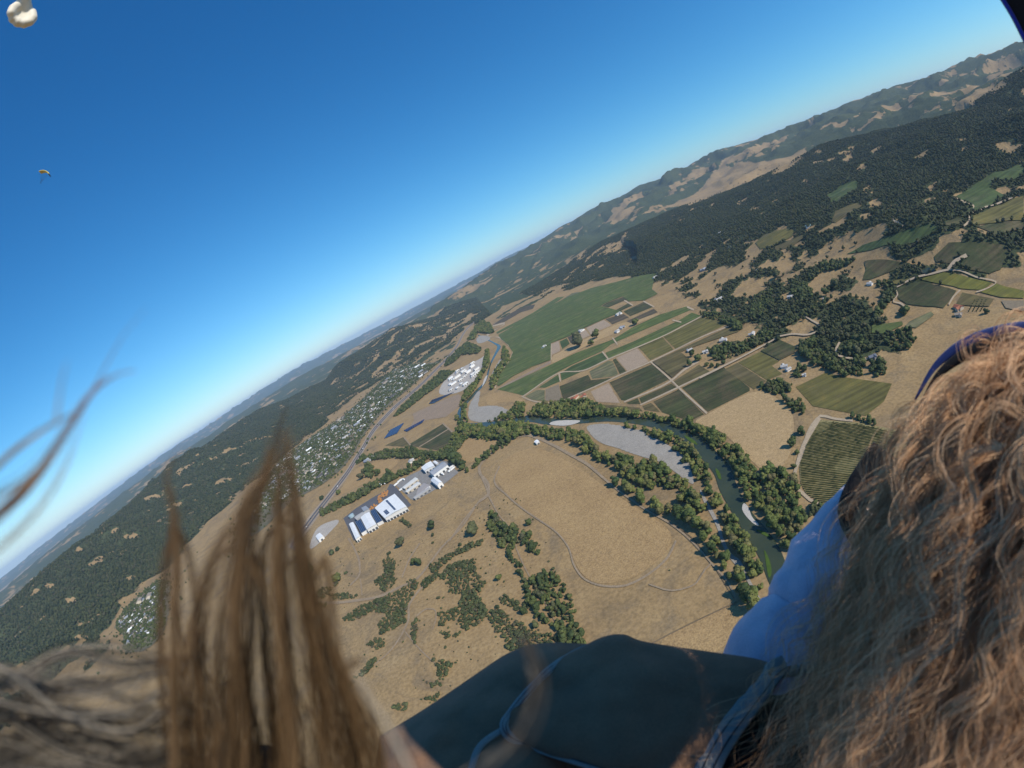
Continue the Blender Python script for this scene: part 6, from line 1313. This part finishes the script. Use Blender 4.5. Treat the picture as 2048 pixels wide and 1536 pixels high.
for g in range(420):                                                  # loose frizz standing off the head
    u = Vector(hr.normal(size=3)).normalized(); L = hr.uniform(0.04, 0.09); n_ = 16; p = u * 0.10; ph = hr.uniform(0, 6.28); d_ = (u * 1.1 + down * hr.uniform(-0.1, 0.9) + Vector(hr.normal(size=3)) * 0.45).normalized(); pts_ = []
    for q in range(n_):
        p = p + (d_ + down * q / n_ * 0.5).normalized() * L / n_; an = ph + q * 0.75
        pts_.append(p + (side * math.cos(an) + toward * math.sin(an)) * 0.004 * q / n_)
    S.append(np.array(pts_))
strands('hair', S, [hr.choice((0.00010, 0.00013, 0.00018, 0.00026)) for _ in S], M['hair_curly'], pa)

# --- black harness strap between the sleeve and the hair
hp2 = spline([(1770, 900, .56), (1738, 945, .56), (1712, 990, .555), (1705, 1030, .55), (1730, 1075, .55), (1790, 1120, .54)], 26)
V, F = tube([at(*c) for c in hp2], [0.016] * 26, 12, 0.22); o = link('harness_strap', mesh('harness_strap', V, F, [M['black_web']], True)); tag(o, 'black harness strap crossing the blue shoulder beside the frizzy hair', 'strap')

# --- olive canvas jacket folded across the bottom
jo = at(1250, 1480, 0.45); ja = empty('canvas_jacket', jo); tag(ja, 'dark olive canvas jacket with pale bound edges and black mesh lining, bunched across the bottom', 'jacket')
def cloth_sheet(name, rows, nu, nv, mat, thick, amp, seed):
    G, F = grid(rows, nu, nv); V = []
    for v in G:
        v = Vector(v); k = amp * (1.6 * (1 - 2 * abs(mnoise.noise(v * 11 + Vector((seed, 0, 0))))) * 0.6 + mnoise.noise(v * 21 + Vector((seed, 4, 0))) + 0.35 * mnoise.noise(v * 55 + Vector((0, seed, 0)))); V.append(v + v.normalized() * k - jo)
    o = link(name, mesh(name, V, F, [mat], True), ja); s = o.modifiers.new('thick', 'SOLIDIFY'); s.thickness = thick; s.offset = -1; return o
cloth_sheet('back_panel', [[(750, 1560, .62), (850, 1500, .62), (940, 1440, .62), (1030, 1390, .62), (1100, 1370, .62), (1220, 1370, .62)],
    [(762, 1478, .56), (860, 1418, .555), (950, 1357, .55), (1025, 1309, .55), (1095, 1292, .55), (1220, 1296, .55)],
    [(766, 1520, .51), (870, 1455, .495), (960, 1395, .485), (1040, 1350, .485), (1110, 1335, .485), (1225, 1340, .50)],
    [(768, 1600, .48), (880, 1530, .46), (980, 1480, .45), (1060, 1440, .45), (1130, 1420, .46), (1230, 1420, .48)],
    [(780, 1720, .47), (900, 1660, .44), (1000, 1620, .43), (1090, 1600, .43), (1160, 1590, .44), (1240, 1580, .46)]], 50, 40, M['olive_canvas'], 0.003, 0.009, 2)
flap = [[(1160, 1345, .56), (1205, 1330, .56), (1245, 1330, .56), (1285, 1340, .56), (1400, 1355, .56), (1500, 1365, .56), (1560, 1375, .56)],
    [(1152, 1308, .505), (1205, 1280, .505), (1245, 1274, .505), (1285, 1288, .505), (1400, 1306, .505), (1500, 1321, .505), (1552, 1336, .505)],
    [(1100, 1340, .475), (1180, 1328, .465), (1250, 1322, .462), (1300, 1332, .46), (1400, 1350, .46), (1485, 1365, .465), (1528, 1375, .475)],
    [(1055, 1385, .462), (1150, 1388, .447), (1240, 1390, .442), (1310, 1395, .44), (1400, 1405, .442), (1458, 1415, .447), (1492, 1422, .455)],
    [(1018, 1430, .457), (1120, 1440, .437), (1220, 1445, .432), (1300, 1450, .43), (1380, 1455, .432), (1428, 1460, .437), (1458, 1468, .445)],
    [(1012, 1460, .452), (1110, 1488, .432), (1210, 1500, .422), (1290, 1505, .42), (1355, 1508, .422), (1400, 1512, .427), (1428, 1518, .435)],
    [(1060, 1492, .450), (1160, 1524, .430), (1240, 1548, .417), (1310, 1566, .412), (1355, 1574, .412), (1385, 1580, .42), (1402, 1584, .425)]]
cloth_sheet('front_flap', flap, 60, 50, M['olive_canvas'], 0.003, 0.006, 8)
def band(name, path, w, mat, flat=0.35, parent=ja, org=jo, n_=60):
    c = spline(path, n_); V, F = tube([at(a, b, d) for a, b, d in c], [w] * n_, 12, flat, 0.0006, 4); return link(name, mesh(name, [v - org for v in V], F, [mat], True), parent)
edge = [(1185, 1292, .503), (1152, 1306, .498), (1100, 1339, .471), (1055, 1384, .458), (1020, 1428, .453), (1008, 1448, .449), (1018, 1472, .447), (1060, 1491, .445), (1160, 1523, .426), (1240, 1547, .413), (1330, 1572, .41)]
b1 = band('binding', edge, 0.0042, M['pale_binding']); c_ = [(a + 5, b + 1, d - 0.004) for a, b, d in edge]; 
for off in (-3, 4): band('seam', [(a + off, b + off * 0.5, d - 0.0018) for a, b, d in edge], 0.0005, M['thread'], 1.0, b1)
edge2 = [(1572, 1328, .515), (1548, 1342, .498), (1522, 1376, .470), (1486, 1424, .450), (1452, 1470, .440), (1424, 1518, .430), (1398, 1584, .420)]
b2 = band('binding', edge2, 0.0105, M['pale_binding'], 0.2)
for off in (-9, 9): band('seam', [(a + off, b + off * 0.4, d - 0.0022) for a, b, d in edge2], 0.00055, M['thread'], 1.0, b2)
band('pocket_edge', [(930, 1600, .43), (945, 1530, .44), (962, 1490, .445), (1000, 1462, .45), (1020, 1452, .455)], 0.0028, M['pale_binding'])
cloth_sheet('mesh_lining', [[(1540, 1350, .53), (1600, 1345, .53), (1680, 1335, .53), (1780, 1320, .53)], [(1500, 1420, .50), (1580, 1420, .50), (1680, 1420, .50), (1790, 1420, .50)], [(1440, 1500, .47), (1560, 1510, .47), (1680, 1520, .47), (1790, 1520, .47)], [(1380, 1620, .45), (1540, 1640, .45), (1680, 1650, .45), (1790, 1650, .45)]], 40, 30, M['black_mesh'], 0.002, 0.003, 12)
tb_ = band('taped_edge', [(1546, 1350, .512), (1580, 1343, .512), (1630, 1332, .512), (1700, 1318, .512)], 0.0052, M['pale_binding'], 0.3)
for k in range(6):
    x = 1556 + k * 22; p0, p1 = at(x + 3, 1336 - k * 4.4, .505), at(x - 3, 1356 - k * 4.4, .505); V, F = tube([p0, (p0 + p1) / 2 * 0.997, p1], [0.0008] * 3, 8); link('stitch', mesh('stitch', [v - jo for v in V], F, [M['thread']]), tb_)

# --- the long-haired person below the lens at the left
HB = at(340, 1830, 0.22); pb = empty('person', HB); tag(pb, 'person with long straight brown hair blowing up past the lens at the bottom left', 'person')
bdn = (at(500, 2300, 0.25) - HB).normalized() if False else Vector((0.1, -0.2, -1)).normalized()
skinned('body', [(bdn * 0.40, 0.15), (bdn * 0.24, 0.13), (bdn * 0.14, 0.055), (Vector((0, 0, 0)), 0.088), (-bdn * 0.03, 0.088)], [(0, 1), (1, 2), (2, 3), (3, 4)], M['scalp'], pb)
def lock(path, width, n_, pts=26, spread=1.0, seed=0, dj=0.12):
    """A lock of hair along a path of (px, py, distance, relative width)."""
    r = np.random.default_rng(seed); c = spline(path, pts); out = []
    T = np.gradient(c[:, :2], axis=0); T /= np.linalg.norm(T, axis=1)[:, None] + 1e-9; N_ = np.stack([-T[:, 1], T[:, 0]], 1)
    for k in range(n_):
        a = np.clip(r.normal() * 0.45, -1.2, 1.2); wv = r.normal(size=5) * 0.16 * spread; w_ = np.interp(np.linspace(0, 4, pts), np.arange(5), wv)
        e = (a + w_) * width * c[:, 3]; q = c[:, :2] + N_ * e[:, None]; d = c[:, 2] * (1 + dj * r.normal() * 0.5)
        m = int(pts * r.uniform(0.62, 1.0)); out.append(np.array([at(x, y, z) - HB for (x, y), z in zip(q[:m], d[:m])]))
    return out
S = []
TUFT = []
for q in range(30):
    f = q / 29; x0 = 330 + 330 * f + hr.normal() * 12; bend = hr.normal() * 14; top = 740 + 520 * abs(f - 0.6) ** 1.2 + abs(hr.normal()) * 120; xt = 525 + 62 * f + hr.normal() * 16
    if f < 0.18: xt, top = 345 + hr.normal() * 10, 880 + abs(hr.normal()) * 90
    xm = 0.55 * x0 + 0.45 * xt - 40 * math.sin(f * 3.1); d0 = hr.uniform(.095, .15)
    TUFT.append(([(x0 + 30 * (f - .3), 1650, d0 + .02, 1), (x0 + 12 * (f - .3), 1470, d0 + .01, 1), (0.75 * x0 + 0.25 * xm - 12 + bend, 1300, d0, .95), (xm + bend, 1130, d0, .8), (0.6 * xm + 0.4 * xt, 0.5 * 1130 + 0.5 * top, d0, .55), (xt - 12, top + 60, d0, .3), (xt + 26 + bend, top - 10, d0, .12)], hr.uniform(7, 22), int(hr.integers(9, 34))))
TUFT += [([(735, 1640, .16, 1), (700, 1480, .13, .95), (655, 1320, .115, .7), (615, 1160, .11, .5), (592, 1020, .11, .35), (576, 920, .11, .25), (572, 840, .11, .15)], 36, 90), ([(700, 1640, .15, 1), (660, 1470, .13, .95), (630, 1330, .12, .7), (600, 1190, .12, .5), (588, 1060, .12, .35), (590, 980, .12, .2)], 26, 44),
    ([(770, 1640, .16, 1), (745, 1520, .14, 1), (720, 1420, .13, .7), (690, 1350, .13, .5), (730, 1310, .13, .3)], 30, 90), ([(440, 1700, .16, 1), (430, 1560, .15, 1), (425, 1420, .14, .9), (430, 1280, .13, .7), (445, 1140, .13, .4)], 120, 130), ([(600, 1700, .17, 1), (590, 1580, .16, 1), (570, 1460, .15, .8), (550, 1340, .145, .5)], 110, 90)]
for k, (path, w, n_) in enumerate(TUFT):
    S += lock([(a, b, c * 0.82, e) for a, b, c, e in path], w * 1.2, n_, 28, 1.5, 60 + k)
strands('hair', S, 0.000085, M['hair_long'], pb, 0.35)
S = []
for k, (path, w, n_) in enumerate([
    ([(-80, 1090, .085, 1), (20, 1010, .085, 1), (90, 930, .085, .8), (140, 850, .085, .6), (185, 785, .085, .45), (230, 752, .085, .3), (285, 740, .085, .1)], 15, 46),
    ([(150, 840, .085, 1), (185, 780, .085, .8), (215, 725, .085, .6), (255, 660, .085, .4), (312, 596, .085, .2)], 4, 7),
    ([(-60, 1140, .08, 1), (40, 1060, .08, 1), (110, 970, .08, .8), (150, 880, .08, .6), (175, 800, .08, .4)], 12, 14)]):
    S += lock(path, w, n_, 26, 0.8, 80 + k, 0.06)
strands('wind_blown_wisp', S, 0.000055, M['hair_wisp'], pb, 0.3)
S = []
for k, (path, w, n_) in enumerate([
    ([(-60, 985, .085, 1), (30, 900, .085, .9), (110, 845, .085, .6), (190, 805, .085, .3)], 7, 12), ([(112, 850, .07, 1), (118, 800, .07, .9), (128, 745, .07, .5), (137, 715, .07, .2)], 4, 4),
    ([(-40, 1010, .08, 1), (60, 950, .08, 1), (120, 880, .08, .8), (170, 800, .08, .4)], 10, 8),
    ([(1045, 1270, .055, .5), (1085, 1370, .055, 1), (1040, 1480, .055, 1), (930, 1570, .055, 1), (800, 1640, .055, 1)], 40, 10), ([(860, 1640, .06, 1), (800, 1500, .06, .9), (740, 1400, .06, .6), (700, 1330, .06, .3)], 26, 8)]):
    S += lock(path, w, n_, 26, 0.9, 90 + k, 0.06)
for k in range(34):                                                   # the blown strands lying over the crown
    y0 = 1310 + hr.uniform(0, 1) ** 0.9 * 330; y1 = 1345 + (y0 - 1300) * 0.75 + hr.normal() * 45; bow = hr.normal() * 34; d = 0.125 + hr.uniform(-.012, .02)
    S += lock([(-140, y0 - 20, d, 1), (0, y0 + hr.normal() * 8, d, 1), (130, (y0 + y1) / 2 + bow, d, 1), (260, y1 + bow * 0.4, d, .9), (370, y1 + hr.normal() * 22, d + .01, .7), (450, y1 + hr.normal() * 50, d + .02, .4)], hr.uniform(8, 30), int(hr.integers(8, 30)), 22, 0.35, 400 + k)
strands('crown_hair', S, 0.00011, M['hair_pale'], pb, 0.4)

# --- the fist at the top left and the strap at the top right
ho_ = at(46, 20, 1.25); hb_ = empty('person', ho_); tag(hb_, 'pale clenched hand reaching down into the top left corner of the sky', 'person')
def hrel(px, py, d): return at(px, py, d) - ho_
CH = limb([(hrel(49, 28, 1.25), .021), (hrel(48, 12, 1.25), .0175), (hrel(47, -6, 1.25), .0150), (hrel(46, -40, 1.25), .0165), (hrel(44, -100, 1.26), .025), (hrel(42, -180, 1.28), .034)])
for (x0, y0, x1, y1, x2, y2, r) in ((64, 26, 66, 36, 60, 44, .0095), (55, 32, 54, 43, 48, 47, .0105), (45, 33, 42, 43, 35, 45, .0105), (37, 28, 30, 37, 25, 38, .0095), (36, 12, 26, 18, 22, 26, .0100)):
    CH += limb([(hrel(x0, y0, 1.24), r * 1.15), (hrel(x1, y1, 1.225), r * 1.08), (hrel(x2, y2, 1.215), r)], 4)
blob('hand', CH, M['pale_skin'], hb_, 0.0024, 9)
so = at(2060, 20, 0.55); st_ = empty('riser_strap', so); tag(st_, 'black parachute riser strap edged by a blue lens fringe, cutting the top right corner', 'strap')
cpath = [(1990, -130, .55), (2030, -50, .55), (2066, 10, .55), (2096, 70, .55), (2125, 130, .55), (2160, 200, .55)]
V, F = tube([at(*c) for c in spline(cpath, 24)], [0.024] * 24, 14, 0.16); link('webbing', mesh('webbing', [v - so for v in V], F, [M['black_web']], True), st_)
V, F = tube([at(a - 40, b + 22, d - 0.002) for a, b, d in spline(cpath, 24)], [0.0018] * 24, 8); link('fringe_edge', mesh('fringe_edge', [v - so for v in V], F, [M['blue_fringe']], True), st_)  # blue colour fringe of the lens, added as a thin tube

# --- unseen camera carrier behind the lens, added so the helmet shades the jacket
wb = empty('person', (0.327, -0.107, 0.163)); tag(wb, 'helmeted person carrying the camera, unseen behind the lens, added to shade the jacket', 'person')
CH = [(Vector((0, 0, 0)), .132), (Vector((-0.01, -0.01, 0.02)), .128)] + limb([(Vector((-0.09, -0.12, -0.06)), .055), (Vector((-0.17, -0.27, -0.18)), .055), (Vector((-0.14, -0.42, -0.40)), .15), (Vector((-0.02, -0.46, -0.72)), .15)], 6)
for sx in (-1, 1): CH += limb([(Vector((-0.06 + sx * 0.12, -0.38 - sx * 0.08, -0.34)), .08), (Vector((-0.04 + sx * 0.16, -0.52 - sx * 0.08, -0.60)), .055)], 6)
blob('body', CH, M['olive_canvas'], wb, 0.012, 4)

# --- another parachute in the distance
plain('yellow_nylon', (0.62, 0.46, 0.05), 0.6, 0.1, 0.3); plain('black_nylon', (0.02, 0.02, 0.025), 0.7, 0.1); plain('white_nylon', (0.8, 0.8, 0.8), 0.6, 0.05)
PC = at(92, 344, 380); pcz = empty('parachute', PC, math.radians(62)); pcz.rotation_euler = (0.0, math.radians(48), math.radians(25)); tag(pcz, 'tiny yellow and black square parachute high in the blue sky', 'parachute')
span, chord, rad_ = 9.5, 4.2, 6.2
for k in range(9):
    a0, a1 = (k - 4.5) / 9 * span / rad_, (k - 3.5) / 9 * span / rad_; V = []
    for a in (a0, (a0 + a1) / 2, a1):
        bulge = 0.12 if a not in (a0, a1) else 0.0
        for (cy_, th) in ((-0.5, 0.25), (-0.25, 0.5), (0.2, 0.32), (0.5, 0.02)):
            for s in (0, 1): R_ = rad_ + s * (th + bulge); V.append((math.sin(a) * R_, cy_ * chord, math.cos(a) * R_ - rad_))
    F = []
    for i_ in range(2):
        for c in range(3):
            o0, o1 = i_ * 8 + c * 2, (i_ + 1) * 8 + c * 2
            F += [(o0, o1, o1 + 2, o0 + 2), (o0 + 1, o0 + 3, o1 + 3, o1 + 1)]
        F.append((i_ * 8, i_ * 8 + 1, (i_ + 1) * 8 + 1, (i_ + 1) * 8))
    link('cell', mesh('cell', V, F, [M['yellow_nylon'] if k < 8 else M['black_nylon']], True), pcz)
LV, LF = [], []
for a in np.linspace(-0.75, 0.75, 8):
    for cy_ in (-0.4, 0.35):
        v, f = box(0, 0, 0, 0.03, 0.03, 1); p0 = Vector((math.sin(a) * rad_, cy_ * chord, math.cos(a) * rad_ - rad_)); p1 = Vector((0.2 * np.sign(a), 0, -7.0)); o_ = len(LV)
        for (x, y, z) in v: q = p0.lerp(p1, z + 0.5); LV.append((q.x + x, q.y + y, q.z))
        LF += [tuple(i_ + o_ for i_ in g) for g in f]
ln = link('suspension_lines', mesh('suspension_lines', LV, LF, [M['black_nylon']]), pcz); ln['kind'] = 'stuff'
V = []; F = []
for k, (z, r) in enumerate(((0, 0.05), (0.15, 0.35), (0.35, 0.42), (0.5, 0.3), (0.6, 0.05))):
    V += [(math.cos(a * .785) * r, math.sin(a * .785) * r, z) for a in range(8)]
    if k: F += [((k - 1) * 8 + a, (k - 1) * 8 + (a + 1) % 8, k * 8 + (a + 1) % 8, k * 8 + a) for a in range(8)]
link('pilot_chute', mesh('pilot_chute', V, F, [M['white_nylon']], True), pcz, (-1.5, 5.2, 1.2))
jp = empty('person', PC + pcz.rotation_euler.to_matrix() @ Vector((0, 0, -8.0))); tag(jp, 'tiny skydiver in dark clothing hanging below the yellow parachute', 'person')
skinned('body', [(Vector((0, 0, 0)), .17), (Vector((0, 0, .35)), .16), (Vector((0, 0, .62)), .2), (Vector((0, 0, .82)), .08), (Vector((0, 0, 1.0)), .12), (Vector((.25, 0, .7)), .08), (Vector((.35, 0, 1.1)), .05), (Vector((-.25, 0, .7)), .08), (Vector((-.35, 0, 1.1)), .05), (Vector((.14, 0.3, -.2)), .1), (Vector((.14, .3, -.7)), .07), (Vector((-.14, .3, -.2)), .1), (Vector((-.14, .3, -.7)), .07)],
        [(0, 1), (1, 2), (2, 3), (3, 4), (2, 5), (5, 6), (2, 7), (7, 8), (0, 9), (9, 10), (0, 11), (11, 12)], M['black_nylon'], jp, 1)
